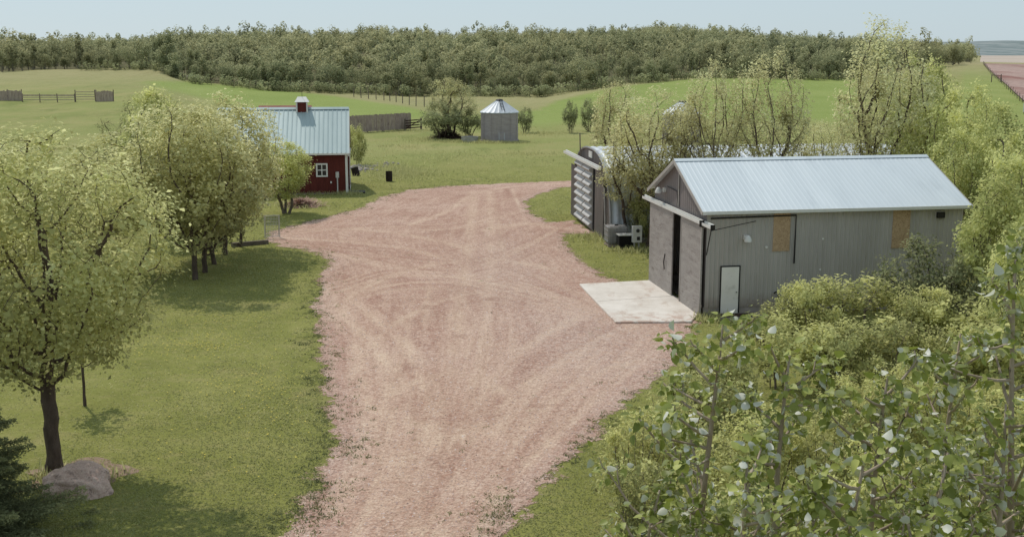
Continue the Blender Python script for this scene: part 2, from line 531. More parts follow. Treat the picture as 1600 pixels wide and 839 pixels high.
AZ, EL = R(32), R(53)      # sun ahead of the camera, to the left
sun = bpy.data.lights.new('sun', 'SUN')
sun.energy, sun.angle, sun.color = 2.5, R(.6), (1, .95, .87)
so = bpy.data.objects.new('sun', sun)
COL.objects.link(so)
so.rotation_euler = Vector((-math.sin(AZ) * math.cos(EL), math.cos(AZ) * math.cos(EL), math.sin(EL))).to_track_quat('Z', 'Y').to_euler()
w = bpy.data.worlds.new('World')
scn.world = w
w.use_nodes = True
nt = w.node_tree
nt.nodes.clear()
sky = nt.nodes.new('ShaderNodeTexSky')
sky.sky_type = 'NISHITA'
sky.sun_disc = False
sky.sun_elevation, sky.sun_rotation = EL, -AZ
sky.air_density, sky.dust_density, sky.ozone_density = 1.0, .6, 1.5
sky.altitude = 600
hs = nt.nodes.new('ShaderNodeHueSaturation')
hs.inputs['Saturation'].default_value = .6
bg = nt.nodes.new('ShaderNodeBackground')
bg.inputs['Strength'].default_value = .13
wo = nt.nodes.new('ShaderNodeOutputWorld')
nt.links.new(sky.outputs[0], hs.inputs['Color'])
tint = nt.nodes.new('ShaderNodeMix')
tint.data_type, tint.blend_type = 'RGBA', 'MULTIPLY'
tint.inputs[0].default_value = 1
tint.inputs[7].default_value = (.86, .95, 1.02, 1)
nt.links.new(hs.outputs[0], tint.inputs[6])
haze = nt.nodes.new('ShaderNodeMix')          # thin high haze evens the sky out
haze.data_type = 'RGBA'
haze.inputs[0].default_value = .8
haze.inputs[7].default_value = (3.75, 4.55, 5.05, 1)
nt.links.new(tint.outputs[2], haze.inputs[6])
nt.links.new(haze.outputs[2], bg.inputs['Color'])
nt.links.new(bg.outputs[0], wo.inputs['Surface'])
scn.view_settings.view_transform = 'Standard'
scn.view_settings.look = 'None'
scn.view_settings.exposure = 0
scn.cycles.max_bounces = 6
scn.cycles.transparent_max_bounces = 8

# ------------------------------------------------------------------ ground
ang = np.concatenate([np.linspace(-math.pi, R(-42), 40)[:-1], np.linspace(R(-42), R(42), 240), np.linspace(R(42), math.pi, 40)[1:]])
rad = np.concatenate([[0.5], np.linspace(4, 120, 50), np.geomspace(124, 600, 90), np.geomspace(620, 12000, 40)])
A_, R_ = np.meshgrid(ang, rad)
GX, GY = R_ * np.sin(A_), R_ * np.cos(A_)
GZ = terrain(GX, GY)
# fine lumps in the pasture only
GZ = GZ + np.where((R_ > 150) & (R_ < 420), .18 * np.sin(GX * .21 + 1.3 * np.sin(GY * .07)) * np.sin(GY * .13 + GX * .05), 0) * sstep(150, 200, R_)
na, nr = len(ang), len(rad)
ii, jj = np.meshgrid(np.arange(nr - 1), np.arange(na - 1), indexing='ij')
q = np.stack([ii * na + jj, ii * na + jj + 1, (ii + 1) * na + jj + 1, (ii + 1) * na + jj], -1).reshape(-1, 4)[:, ::-1]
PX = hpx(GX, GY)
re_ = np.interp(PX, _px, _re)
zone = np.zeros((nr, na, 3))
zone[..., 0] = sstep(95, 135, R_)
# projected row of each ground point, used only to survey where each field begins and ends
depth = GY * CT - (GZ - H) * ST
row = np.where(depth > 1, CY - F * (GY * ST + (GZ - H) * CT) / np.maximum(depth, 1), 2000)
topc = np.interp(PX, [300, 420, 520, 640, 700, 840, 870, 960, 1100, 1320], [127, 139, 150, 168, 185, 172, 158, 136, 121, 122])
botc = np.interp(PX, [200, 300, 420, 545, 660, 700, 840, 900, 1000, 1320], [124, 150, 180, 192, 186, 186, 196, 190, 182, 190])
crop = sstep(-2, 2, row - topc) * (1 - sstep(-6, 8, row - botc)) * (PX < 1340) * (R_ > 130) * sstep(190, 250, PX)
zone[..., 1] = np.maximum(crop, (PX > 1500) * sstep(100, 112, row) * (R_ > 130) * .7)
zone[..., 2] = sstep(.6, .95, R_ / re_) * (1 - sstep(1.0, 1.1, R_ / re_)) * .7 * (1 - crop) + (PX > 1490) * sstep(480, 560, R_) * .8
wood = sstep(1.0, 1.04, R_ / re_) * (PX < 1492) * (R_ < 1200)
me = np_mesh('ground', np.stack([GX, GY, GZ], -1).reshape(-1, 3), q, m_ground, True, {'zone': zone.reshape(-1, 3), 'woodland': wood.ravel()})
ground = tag(link('ground', me), kind='structure')

# ploughed field far right: sheet a little above the plain
pf = [GT(1537, 101), GT(1551, 116), GT(1573, 135), GT(1690, 240)]
L0 = [np.array(p[:2]) for p in pf]
V, Q = [], []
for k in range(13):
    t = k / 12
    for j in range(31):
        s_ = j / 30
        ys = s_ * 3
        a = L0[min(int(ys), 2)] * (1 - (ys - min(int(ys), 2))) + L0[min(int(ys), 2) + 1] * (ys - min(int(ys), 2))
        b = np.array([260 + 240 * (1 - s_), a[1] - 20 * s_])
        p_ = a * (1 - t) + b * t
        V.append((p_[0], p_[1], float(terrain(*p_)) + .35))
Q = [(k * 31 + j, (k + 1) * 31 + j, (k + 1) * 31 + j + 1, k * 31 + j + 1) for k in range(12) for j in range(30)]
tag(link('ploughed_field', np_mesh('ploughed_field', np.array(V), np.array(Q), m_plough, True)), kind='structure')
# stubble plain beyond
V = [(x, y, float(terrain(x, y)) + (.5 if y > 700 else -1)) for y in np.linspace(640, 2300, 40) for x in np.linspace(0, 1, 24) * (2200 - 250 * y / 620) + .400 * y]
Q = [(i * 24 + j, i * 24 + j + 1, (i + 1) * 24 + j + 1, (i + 1) * 24 + j) for i in range(39) for j in range(23)]
tag(link('stubble_field', np_mesh('stubble_field', np.array(V), np.array(Q), pm('stubble', S(176, 160, 146), S(192, 178, 164), .01, 1, 0, 0, (1, .2, 1)), True)), kind='structure')

# distant hills
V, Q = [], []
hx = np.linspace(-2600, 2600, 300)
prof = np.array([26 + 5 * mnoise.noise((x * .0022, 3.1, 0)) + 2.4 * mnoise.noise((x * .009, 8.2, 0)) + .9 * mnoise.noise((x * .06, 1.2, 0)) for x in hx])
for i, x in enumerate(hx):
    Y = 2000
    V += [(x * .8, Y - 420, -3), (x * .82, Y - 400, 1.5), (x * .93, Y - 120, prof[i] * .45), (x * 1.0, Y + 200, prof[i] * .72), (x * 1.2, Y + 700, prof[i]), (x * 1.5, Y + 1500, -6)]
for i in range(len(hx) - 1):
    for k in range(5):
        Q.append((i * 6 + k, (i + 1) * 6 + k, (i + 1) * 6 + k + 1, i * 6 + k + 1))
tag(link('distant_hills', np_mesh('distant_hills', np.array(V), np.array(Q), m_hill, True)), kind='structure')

# ------------------------------------------------------------------ gravel yard
edge_px = [(330, 1010), (440, 839), (492, 760), (527, 690), (512, 640), (503, 600), (499, 540), (490, 480), (500, 430), (516, 407), (492, 394), (445, 386), (412, 378),
           (425, 362), (480, 347), (560, 327), (596, 308), (640, 297), (700, 291), (760, 288), (830, 285), (880, 283), (930, 281), (930, 290), (880, 293), (845, 302), (822, 315),
           (830, 335), (856, 347), (893, 345), (935, 365), (880, 366), (886, 382), (905, 405), (940, 431), (975, 442), (1020, 441), (1085, 503), (1072, 540), (1046, 575), (1000, 612),
           (952, 652), (905, 708), (852, 760), (815, 800), (782, 839), (690, 1010)]
EP = np.array([G(*p)[:2] for p in edge_px])


def sdist(X, Y, poly):
    """signed distance, positive inside"""
    X, Y = np.asarray(X, float), np.asarray(Y, float)
    best = np.full(X.shape, 1e9)
    ins = np.zeros(X.shape, bool)
    n = len(poly)
    for i in range(n):
        (x0, y0), (x1, y1) = poly[i], poly[(i + 1) % n]
        dx, dy = x1 - x0, y1 - y0
        t = np.clip(((X - x0) * dx + (Y - y0) * dy) / (dx * dx + dy * dy + 1e-12), 0, 1)
        best = np.minimum(best, np.hypot(X - x0 - t * dx, Y - y0 - t * dy))
        c_ = ((y0 > Y) != (y1 > Y)) & (X < (x1 - x0) * (Y - y0) / (y1 - y0 + 1e-12) + x0)
        ins ^= c_
    return np.where(ins, best, -best)


def ldist(X, Y, pts):
    best = np.full(X.shape, 1e9)
    for (x0, y0), (x1, y1) in zip(pts[:-1], pts[1:]):
        dx, dy = x1 - x0, y1 - y0
        t = np.clip(((X - x0) * dx + (Y - y0) * dy) / (dx * dx + dy * dy + 1e-12), 0, 1)
        best = np.minimum(best, np.hypot(X - x0 - t * dx, Y - y0 - t * dy))
    return best


def smooth_line(pts, n=5):
    P = [np.array(p) for p in pts]
    P = [2 * P[0] - P[1]] + P + [2 * P[-1] - P[-2]]
    out = []
    for i in range(1, len(P) - 2):
        for k in range(n):
            t = k / n
            out.append(.5 * (2 * P[i] + (P[i + 1] - P[i - 1]) * t + (2 * P[i - 1] - 5 * P[i] + 4 * P[i + 1] - P[i + 2]) * t * t + (3 * P[i] - P[i - 1] - 3 * P[i + 1] + P[i + 2]) * t ** 3))
    out.append(P[-2])
    return out


st = .14
gx, gy = np.meshgrid(np.arange(-24, 13, st), np.concatenate([np.arange(19, 60, st), np.arange(60, 104, st * 1.8)]))
sd = sdist(gx, gy, EP)
tracks_px = [[(560, 839), (600, 740), (640, 660), (632, 600), (590, 545), (545, 500), (520, 460)],
             [(640, 839), (668, 740), (690, 660), (680, 600), (640, 545), (585, 500), (555, 470)],
             [(690, 839), (735, 740), (790, 650), (860, 580), (930, 535), (1000, 510)],
             [(630, 839), (690, 730), (735, 640), (790, 570), (850, 525), (905, 495)],
             [(600, 839), (665, 700), (705, 580), (720, 470), (735, 380), (740, 300)],
             [(700, 839), (740, 700), (755, 580), (762, 470), (768, 380), (765, 300)],
             [(520, 800), (560, 720), (575, 650), (570, 590), (555, 540)],
             [(830, 640), (760, 600), (680, 588), (610, 620), (570, 700)], [(900, 470), (800, 455), (690, 470), (600, 520), (548, 590)], [(860, 420), (760, 405), (650, 420), (560, 455), (520, 500)], [(1010, 560), (930, 585), (850, 640), (790, 720), (750, 839)],
             [(740, 420), (640, 390), (540, 378), (440, 372)], [(740, 390), (640, 368), (550, 358), (470, 360)],
             [(760, 360), (820, 350), (870, 356), (920, 360)], [(880, 287), (800, 292), (740, 305), (700, 330), (640, 352)]]
track, rut = np.zeros(gx.shape), np.zeros(gx.shape)
for tp_ in tracks_px:
    ln = smooth_line([G(*p)[:2] for p in tp_])
    track = np.maximum(track, .8 * np.exp(-(ldist(gx, gy, ln) / random.uniform(.3, .6)) ** 2))
# many passes of single wheels, fanning out from the lane
fams = [([(520, 839), (560, 730), (580, 640), (560, 560), (520, 500), (500, 450)], [(690, 839), (715, 720), (720, 620), (680, 530), (600, 470), (540, 430)], 22),
        ([(600, 839), (650, 740), (720, 650), (800, 570), (880, 520), (960, 490)], [(770, 839), (830, 760), (900, 690), (970, 620), (1020, 570), (1060, 520)], 20),
        ([(540, 839), (590, 700), (620, 560), (640, 450), (670, 370), (700, 300)], [(770, 839), (800, 700), (840, 560), (850, 450), (830, 370), (800, 295)], 26),
        ([(430, 366), (520, 352), (620, 345), (720, 338), (800, 310), (880, 288)], [(430, 384), (530, 400), (640, 425), (740, 430), (830, 400), (890, 362)], 24),
        ([(520, 420), (600, 400), (700, 400), (800, 420), (880, 450), (940, 480)], [(520, 520), (600, 480), (700, 470), (800, 480), (900, 500), (990, 512)], 18)]
for A, B, n_ in fams:
    for k in range(n_):
        f0, f1 = random.random(), random.uniform(-.22, .22)
        pts_ = [G(*(np.array(a) * (1 - np.clip(f0 + f1 * m / 5, 0, 1)) + np.array(b) * np.clip(f0 + f1 * m / 5, 0, 1)))[:2] for m, (a, b) in enumerate(zip(A, B))]
        ln = smooth_line(pts_, 4)
        c0, ex = ln[random.randrange(len(ln))], random.uniform(5, 22)
        fade = np.exp(-(np.hypot(gx - c0[0], gy - c0[1]) / ex) ** 2)
        g_ = np.exp(-(ldist(gx, gy, ln) / random.uniform(.09, .24)) ** 2) * fade * random.uniform(.55, 1)
        if random.random() < .55:
            track = np.maximum(track, g_)
        else:
            rut = np.maximum(rut, g_)
cl, cr = np.full(gx.shape[0], 0.0), np.full(gx.shape[0], 0.0)
for i in range(gx.shape[0]):
    ok = np.where(sd[i] > 0)[0]
    if len(ok):
        cl[i], cr[i] = gx[i, ok[0]], gx[i, ok[-1]]
ker = np.ones(41) / 41
cen = np.convolve(np.pad((cl + cr) / 2, 20, 'edge'), ker, 'valid')
wid = np.convolve(np.pad(np.maximum(cr - cl, 3), 20, 'edge'), ker, 'valid')
flow = np.stack([(gx - cen[:, None]) / wid[:, None] * 14, gy, np.zeros_like(gx)], -1)
grey = np.clip(np.exp(-((gx - 3.5) ** 2 / 10 + (gy - 45) ** 2 / 60)) + .8 * np.exp(-((gx + .3) ** 2 / 8 + (gy - 60) ** 2 / 160)) + .6 * np.exp(-(sd / .8) ** 2), 0, 1)
ny, nx = gx.shape
ii, jj = np.meshgrid(np.arange(ny - 1), np.arange(nx - 1), indexing='ij')
keep = (np.minimum.reduce([sd[:-1, :-1], sd[1:, :-1], sd[:-1, 1:], sd[1:, 1:]]) > -1.3)
q = np.stack([ii * nx + jj, ii * nx + jj + 1, (ii + 1) * nx + jj + 1, (ii + 1) * nx + jj], -1)[keep]
used = np.unique(q)
remap = np.full(ny * nx, -1)
remap[used] = np.arange(len(used))
sel = lambda a: a.reshape(ny * nx, *a.shape[2:])[used]
gz = .012 + .02 * np.sin(gx * 2.1) * np.sin(gy * .9) * (sd > .8) * 0 + 0 * gx
gz = np.where(sd > .5, .012, .010)
tag(link('gravel_yard', np_mesh('gravel_yard', np.stack([sel(gx), sel(gy), sel(gz)], -1), remap[q], m_gravel, False,
                               {'edge': sel(sd), 'track': sel(track), 'flow': sel(flow), 'grey': sel(grey), 'rut': sel(rut)})), kind='structure')

# ------------------------------------------------------------------ machine shed
SA = G(1100, 495)
SB = G(1020, 440)
fdir = (SB - SA) / np.linalg.norm(SB - SA)
SRZ = math.atan2(-fdir[0], fdir[1])
W_, L_ = 7.8, 11.9
EZ, RZ = 4.72, 6.42


def shed_u(px):
    """distance along the shed's front wall seen at a survey bearing"""
    t = np.linspace(-3, 12, 3000)
    P = SA[None] + fdir[None] * t[:, None]
    p = CX + F * P[:, 0] / (P[:, 1] * CT + H * ST)
    return float(t[np.argmin(np.abs(p - px))])


rdir = np.array([fdir[1], -fdir[0], 0])


def side_u(px, z):
    t = np.linspace(-3, 16, 3800)
    P = SA[None] + rdir[None] * t[:, None]
    p = CX + F * P[:, 0] / (P[:, 1] * CT + (H - z) * ST)
    return float(t[np.argmin(np.abs(p - px))])


def side_z(px, py):
    u = side_u(px, 2.5)
    P = SA + rdir * u
    return Zat(px, py, P[1])


sh = thing('machine_shed', 'grey metal-sided machine shed with pale gabled roof and weathered sliding doors beside the concrete pad', 'shed', SA, SRZ)
MB().box((-.03, .02, -.2), (L_, .22, .40)).box((-.03, W_ - .22, -.2), (L_, W_, .40)).box((L_ - .2, .22, -.2), (L_, W_ - .22, .40)).build('foundation', m_found, sh)
MB().box((.25, .25, .0), (L_ - .25, W_ - .25, .05)).build('floor_slab', m_found, sh)
b = MB()
b.ribs((0, 0, 0), (1, 0, 0), (0, 0, 1), (0, -1, 0), L_, .38, EZ, .205, .022)
b.ribs((L_, W_, 0), (-1, 0, 0), (0, 0, 1), (0, 1, 0), L_, .38, EZ, .205, .022)
b.ribs((L_, 0, 0), (0, 1, 0), (0, 0, 1), (1, 0, 0), W_, .38, lambda t: EZ + (RZ - EZ) * (1 - abs(t - W_ / 2) / (W_ / 2)), .205, .022)
b.build('side_siding', m_shed, sh)
b = MB()
b.ribs((0, W_, 0), (0, -1, 0), (0, 0, 1), (-1, 0, 0), W_, 4.02, lambda t: EZ + (RZ - EZ) * (1 - abs(t - W_ / 2) / (W_ / 2)), .3, .012)
b.ribs((0, W_, 0), (0, -1, 0), (0, 0, 1), (-1, 0, 0), .5, 0, 4.02, .3, .012)
b.ribs((0, .4, 0), (0, -1, 0), (0, 0, 1), (-1, 0, 0), .4, 0, 4.02, .3, .012)
b.build('gable_wall', m_gable, sh)
MB().box((-.06, W_ / 2 - .04, 4.3), (-.03, W_ / 2 + .04, RZ - .12)).build('gable_seam_trim', m_shed, sh)
# roof
sl = math.hypot(W_ / 2, RZ - EZ)
nv = ((RZ - EZ) / sl, W_ / 2 / sl)
oh = .28
b = MB()
x0, x1 = -.30, L_ + .25
b.ribs((x0, -oh, EZ - oh * (RZ - EZ) / (W_ / 2) + .05), (1, 0, 0), (0, W_ / 2 / sl, (RZ - EZ) / sl), (0, -nv[0], nv[1]), x1 - x0, 0, sl + oh * sl / (W_ / 2), .23, .006)
b.ribs((x1, W_ + oh, EZ - oh * (RZ - EZ) / (W_ / 2) + .05), (-1, 0, 0), (0, -W_ / 2 / sl, (RZ - EZ) / sl), (0, nv[0], nv[1]), x1 - x0, 0, sl + oh * sl / (W_ / 2), .23, .006)
roof = b.build('roof', m_roof, sh)
b = MB()
b.add([(x0 - .02, W_ / 2 - .2, RZ + .0), (x1 + .02, W_ / 2 - .2, RZ + .0), (x1 + .02, W_ / 2, RZ + .11), (x0 - .02, W_ / 2, RZ + .11), (x0 - .02, W_ / 2 + .2, RZ + .0), (x1 + .02, W_ / 2 + .2, RZ + .0)], [(0, 1, 2, 3), (3, 2, 5, 4)])
b.build('ridge_cap', m_roof, roof)
b = MB().box((x0, -oh - .05, EZ - .20), (x1, -oh - .01, EZ - .06)).box((x0, -oh - .01, EZ - .20), (x1, .0, EZ - .18))
b.build('eave_trim', m_white, roof)
for s_ in (0, 1):
    ya, yb = (-oh, W_ / 2) if s_ == 0 else (W_ + oh, W_ / 2)
    za = EZ - oh * (RZ - EZ) / (W_ / 2)
    MB().bar((x0 - .015, ya, za - .02), (x0 - .015, yb, RZ - .02), .03, .16).build('rake_trim', m_shed, roof)
    MB().bar((x1 + .015, ya, za - .02), (x1 + .015, yb, RZ - .02), .03, .16).build('rake_trim', m_shed, roof)
# sliding doors and rail
ra, rb = shed_u(1128), shed_u(1007)
rail = MB().box((-.30, -1.35, 4.06), (-.16, 9.0, 4.10)).box((-.30, -1.35, 4.10), (-.28, 9.0, 4.18)).box((-.18, -1.35, 4.10), (-.12, 9.0, 4.24)).build('door_rail', m_white, sh)
MB().box((-.36, -.16, 3.98), (-.14, -.04, 4.25)).build('rail_bracket', m_dark, rail)
MB().box((-.32, -1.37, 4.02), (-.12, -1.352, 4.25)).build('rail_bracket', m_dark, rail)
dg0, dg1 = shed_u(1068), shed_u(1055)
MB().box((-.22, -.02, .06), (-.16, dg0, 4.04)).build('sliding_door', m_wdoor, sh)
d2 = MB().box((-.22, dg1, .06), (-.16, W_ + .02, 4.04)).build('sliding_door', m_wdoor, sh)
MB().tube([(-.26, dg1 + 1.0, 1.15), (-.30, dg1 + 1.0, 1.5), (-.26, dg1 + .95, 1.9)], .025, 6).build('handle', m_dark, d2)
MB().box((-.24, dg0 - .07, .06), (-.221, dg0, 4.04)).build('door_edge_trim', m_shed, sh)
MB().box((-.24, -.02, .06), (-.221, .05, 4.04)).build('door_edge_trim', m_shed, sh)
MB().box((-.25, -.02, -.02), (.0, W_, .055)).build('door_sill', m_found, sh)
# dark interior kit: workbench and shelving just showing through the gap
MB().box((6.5, 3.4, .05), (8.2, 5.2, 1.0)).box((9.5, 1, .05), (10.3, 6.5, 1.9)).build('workbench', m_post, sh)
b = MB().tube([(-.25, -1.3, 4.0), (side_u(1180, 4), -.05, 4.16)], .018, 5).tube([(-.25, -1.25, 4.0), (0, -.06, 2.75)], .025, 5)
b.build('rail_brace', m_dark, sh)
# personnel door
du0, du1 = side_u(1126, 1.2), side_u(1153, 1.2)
dzb = .14
dzt = side_z(1140, 417)
d = MB().box((du0, -.07, dzb), (du1, -.035, dzt)).build('door', m_door, sh)
MB().lathe([(.0, .035), (.03, .03), (.03, 0), (.012, 0)], 10).build('handle', m_dark, d).location = (du1 - .09, -.09, 1.05)
b = MB().box((du0 - .055, -.055, dzb), (du0 - .003, -.02, dzt + .06)).box((du1 + .003, -.055, dzb), (du1 + .07, -.02, dzt + .06)).box((du0 - .003, -.055, dzt + .003), (du1 + .003, -.02, dzt + .06))
b.build('door_frame', m_dark, sh)
MB().box((du0 - .35, -.85, -.05), (du1 + 1.0, -.03, .12)).build('door_step', m_found, sh)
MB().box((du0 - .2, -.75, .12), (du1 + .7, -.15, .135)).build('door_mat', m_rust, sh)
for p0, p1, pt, pb in ((1208, 1234, 328, 391), (1394, 1421, 323, 386)):
    u0, u1 = side_u(p0, 3.8), side_u(p1, 3.8)
    w_ = MB().box((u0, -.05, side_z(p0, pb)), (u1, -.026, EZ - .21)).build('boarded_window', m_ply, sh)
    MB().box((u0 - .02, -.056, side_z(p0, pb) - .04), (u1 + .02, -.03, side_z(p0, pb))).build('board_batten', m_ply, w_)
u0, u1 = side_u(1110, 4.2), side_u(1243, 4.2)
zc = side_z(1170, 339)
b = MB().tube([(u0, -.06, zc - .02), (u1, -.06, zc + .03), (u1, -.06, side_z(1240, 411))], .035, 6)
b.build('conduit', m_dark, sh)
MB().tube([(u1, -.045, side_z(1240, 411)), (u1, -.045, .5)], .008, 4).build('cable', m_shed, sh)


def yard_light(parent, p, nrm):
    p, nrm = Vector(p), Vector(nrm)
    b = MB().box(p + Vector((-.09, -.09, -.06)), p + Vector((.09, .09, .14)))
    b.tube([p, p + nrm * .28 + Vector((0, 0, .05))], .03, 6)
    b.lathe([(.05, .18), (.11, .10), (.16, -.02), (.17, -.1), (.02, -.12)], 12, tuple(p + nrm * .32))
    return b.build('yard_light', m_white, parent)


yard_light(sh, (side_u(1164, 3.3), -.03, side_z(1164, 372)), (0, -1, 0))
yard_light(sh, (-.03, shed_u(1036), Zat(1034, 298, (SA + fdir * shed_u(1036))[1])), (-1, 0, 0))
MB().tube([(-.05, shed_u(1040), 5.05), (-.05, shed_u(1055), 5.0), (-.05, shed_u(1057), 4.3)], .02, 5).build('gable_conduit', m_dark, sh)
u = side_u(1197, 3)
MB().lathe([(.0, .03), (.05, .03), (.06, 0), (0, -.01)], 12).build('outlet_cover', m_white, sh).matrix_local = __import__('mathutils').Matrix.Translation((u, -.05, side_z(1197, 386))) @ __import__('mathutils').Matrix.Rotation(R(90), 4, 'X')
u = side_u(1212, .8)
MB().tube([(u - .08, -.03, .95), (u - .08, -.12, 1.02), (u + .06, -.14, 1.02), (u + .06, -.12, .45)], .03, 6).build('vent_pipe', m_dark, sh)
u = side_u(1462, 4)
MB().box((u, -.16, 4.1), (u + .35, -.04, 4.35)).build('exhaust_louvre', m_dark, sh)
for px, py in ((1284, 373), (1282, 421)):
    u, z = side_u(px, 2.5), side_z(px, py)
    MB().box((u - .04, -.04, z - .04), (u + .04, -.024, z + .04)).build('wall_patch', m_white, sh)

pad = MB()
pp = [G(905, 446), G(962, 506), G(1080, 505), G(1099, 494) - np.array([.26, 0, 0]), G(1020, 440)]
pad.prism([tuple(p[:2]) for p in pp], -.1, .09)
cp = tag(pad.build('concrete_pad', m_conc, None, bevel=.02), 'pale concrete apron in front of the machine shed doors', 'concrete pad')
b = MB()
q0, q1 = (pp[0] + pp[1]) / 2, (pp[4] + pp[3]) / 2
b.bar((q0[0] + .05, q0[1], .091), (q1[0] - .05, q1[1], .091), .025, .006)
b.build('saw_joint', m_found, cp)

# ------------------------------------------------------------------ quonset
QA = G(952, 380)
QB = G(893, 334)
qf = (QB - QA) / np.linalg.norm(QB - QA)
QW = float(np.linalg.norm(QB - QA))
QRZ = math.atan2(-qf[0], qf[1])
QL, QH = 20.0, 5.15


def arch(t):
    """t 0..1 across, returns (y, z)"""
    a = math.pi * (1 - t)
    c_, s_ = math.cos(a), math.sin(a)
    return QW / 2 + QW / 2 * math.copysign(abs(c_) ** .8, c_), QH * abs(s_) ** .72


qs = thing('quonset_hut', 'long arched metal quonset hut with pale corrugated sliding doors behind the machine shed', 'quonset hut', QA, QRZ)
b = MB()
nx_, nt_ = 160, 40
vs = []
for i in range(nx_ + 1):
    x = QL * i / nx_
    k = .05 * math.cos(2 * math.pi * x / .5)
    for j in range(nt_ + 1):
        y, z = arch(j / nt_)
        cy, cz = y - QW / 2, z - 1.0
        n_ = math.hypot(cy, cz) or 1
        vs.append((x + .0, y + cy / n_ * k, max(z + cz / n_ * k, 0)))
b.add(vs, [(i * (nt_ + 1) + j, (i + 1) * (nt_ + 1) + j, (i + 1) * (nt_ + 1) + j + 1, i * (nt_ + 1) + j + 1) for i in range(nx_) for j in range(nt_)])
b.build('arch_shell', m_quonroof, qs, True)
ys = [arch(j / 200) for j in range(201)]


def arch_h(y):
    return float(np.interp(y, [p[0] for p in ys], [p[1] for p in ys]))


b = MB()
b.ribs((.12, QW, 0), (0, -1, 0), (0, 0, 1), (-1, 0, 0), QW, 0, lambda t: max(arch_h(QW - t) - .05, 0), .25, .025)
b.build('end_wall', m_quon, qs)
b = MB()
b.tube([(.06, *arch(j / 40)) for j in range(41)], .07, 6)
b.build('arch_rim', m_galv, qs)
b = MB().box((-.05, -.1, -.1), (QL, .12, .18)).box((-.05, QW - .12, -.1), (QL, QW + .1, .18)).box((-.05, .12, -.1), (.1, QW - .12, .1))
b.build('foundation', m_found, qs)


def quon_u(px):
    t = np.linspace(-2, 15, 3400)
    P = QA[None] + qf[None] * t[:, None]
    p = CX + F * P[:, 0] / (P[:, 1] * CT + (H - 2) * ST)
    return float(t[np.argmin(np.abs(p - px))])


def wavy_door(ya, yb, zt, mat, name):
    b = MB()
    prof = []
    n_ = 8
    for i in range(n_ * 8 + 1):
        z = .1 + (zt - .1) * i / (n_ * 8)
        ph = (i % 8) / 8
        prof.append((z, .24 * (.5 - .5 * math.cos(2 * math.pi * ph))))
    vs = []
    for z, o in prof:
        vs += [(-.12 - o, ya, z), (-.12 - o, yb, z)]
    k = len(prof)
    for z, o in prof:
        vs += [(-.06, ya, z), (-.06, yb, z)]
    fs = [(2 * i, 2 * i + 1, 2 * i + 3, 2 * i + 2) for i in range(k - 1)]
    fs += [(2 * i, 2 * i + 2, 2 * k + 2 * i + 2, 2 * k + 2 * i) for i in range(k - 1)] + [(2 * i + 1, 2 * k + 2 * i + 1, 2 * k + 2 * i + 3, 2 * i + 3) for i in range(k - 1)]
    return b.add(vs, fs).build(name, mat, qs)


wavy_door(quon_u(916), quon_u(904.5), 4.15, m_qpanel, 'corrugated_door')
wavy_door(quon_u(928), quon_u(917.2), 4.15, m_qpanel, 'corrugated_door')
MB().box((-.08, quon_u(932), .08), (-.02, quon_u(928.2), 4.1)).build('door_gap_shade', m_black, qs)  # black slab paints the shade of the opening; the wall behind is closed
b = MB().ribs((-.10, quon_u(932), 0), (0, -1, 0), (0, 0, 1), (-1, 0, 0), quon_u(932) - quon_u(945), .05, 4.1, .3, .03)
b.build('side_door', m_quon, qs)
b = MB().ribs((-.10, quon_u(894.5), 0), (0, -1, 0), (0, 0, 1), (-1, 0, 0), quon_u(894.5) - quon_u(904), .05, 3.6, .3, .03)
b.build('side_door', m_quon, qs)
r0, r1 = quon_u(944), quon_u(889)
MB().box((-.42, r0, 4.2), (-.24, r1, 4.26)).box((-.42, r0, 4.26), (-.38, r1, 4.36)).box((-.27, r0, 4.26), (-.2, r1, 4.42)).build('door_rail', m_white, qs)
MB().box((.02, QW * .46, 4.55), (.09, QW * .54, 4.95)).build('gable_vent', m_white, qs)
MB().tube([(-.1, quon_u(908.5), 4.3), (-.1, quon_u(907.5), 5.9)], .04, 5).tube([(-.1, quon_u(910), 4.3), (-.1, quon_u(908), 5.2)], .03, 5).build('mast', m_post, qs)
MB().tube([(-.06, quon_u(948), .1), (-.12, quon_u(947), 3.2)], .06, 6).build('downpipe', m_galv, qs)

# tote, steel box and electrical pedestal between the two buildings
tp_ = G(972, 388)
to = thing('water_tote', 'caged grey plastic water tote at the corner of the quonset hut', 'water tote', G(966, 386), SRZ)
MB().box((-.6, 0, .15), (.6, 1.0, 1.2)).build('bottle', m_tote, to, bevel=.08)
MB().box((-.6, 0, 0), (.6, .12, .13)).box((-.6, .88, 0), (.6, 1.0, .13)).box((-.6, .12, .06), (.6, .88, .14)).build('pallet', m_fence, to)
b = MB()
for k in range(7):
    x = -.62 + 1.24 * k / 6
    b.tube([(x, -.03, .1), (x, -.03, 1.22), (x, 1.03, 1.22), (x, 1.03, .1)], .014, 5)
for z in (.35, .65, .95):
    b.tube([(-.62, -.03, z), (.62, -.03, z), (.62, 1.03, z), (-.62, 1.03, z), (-.62, -.03, z)], .014, 5)
b.build('cage', m_galv, to)
MB().lathe([(.11, 0), (.11, .07), (.0, .08)], 14, (0, .5, 1.2)).build('lid', m_dark, to)
fb = thing('steel_box', 'black steel box with pale lid standing in front of the water tote', 'steel box', G(977, 389.5), SRZ)
MB().box((-.42, -.2, .06), (.42, .45, .82)).build('body', m_black, fb, bevel=.02)
MB().box((-.45, -.23, .82), (.45, .48, .87)).build('lid', m_elec, fb)
MB().box((-.4, -.18, 0), (-.3, .4, .06)).box((.3, -.18, 0), (.4, .4, .06)).build('skid', m_rust, fb)
ep = thing('electrical_pedestal', 'light grey electrical box on two short posts beside the black steel box', 'electrical box', G(995, 391), SRZ)
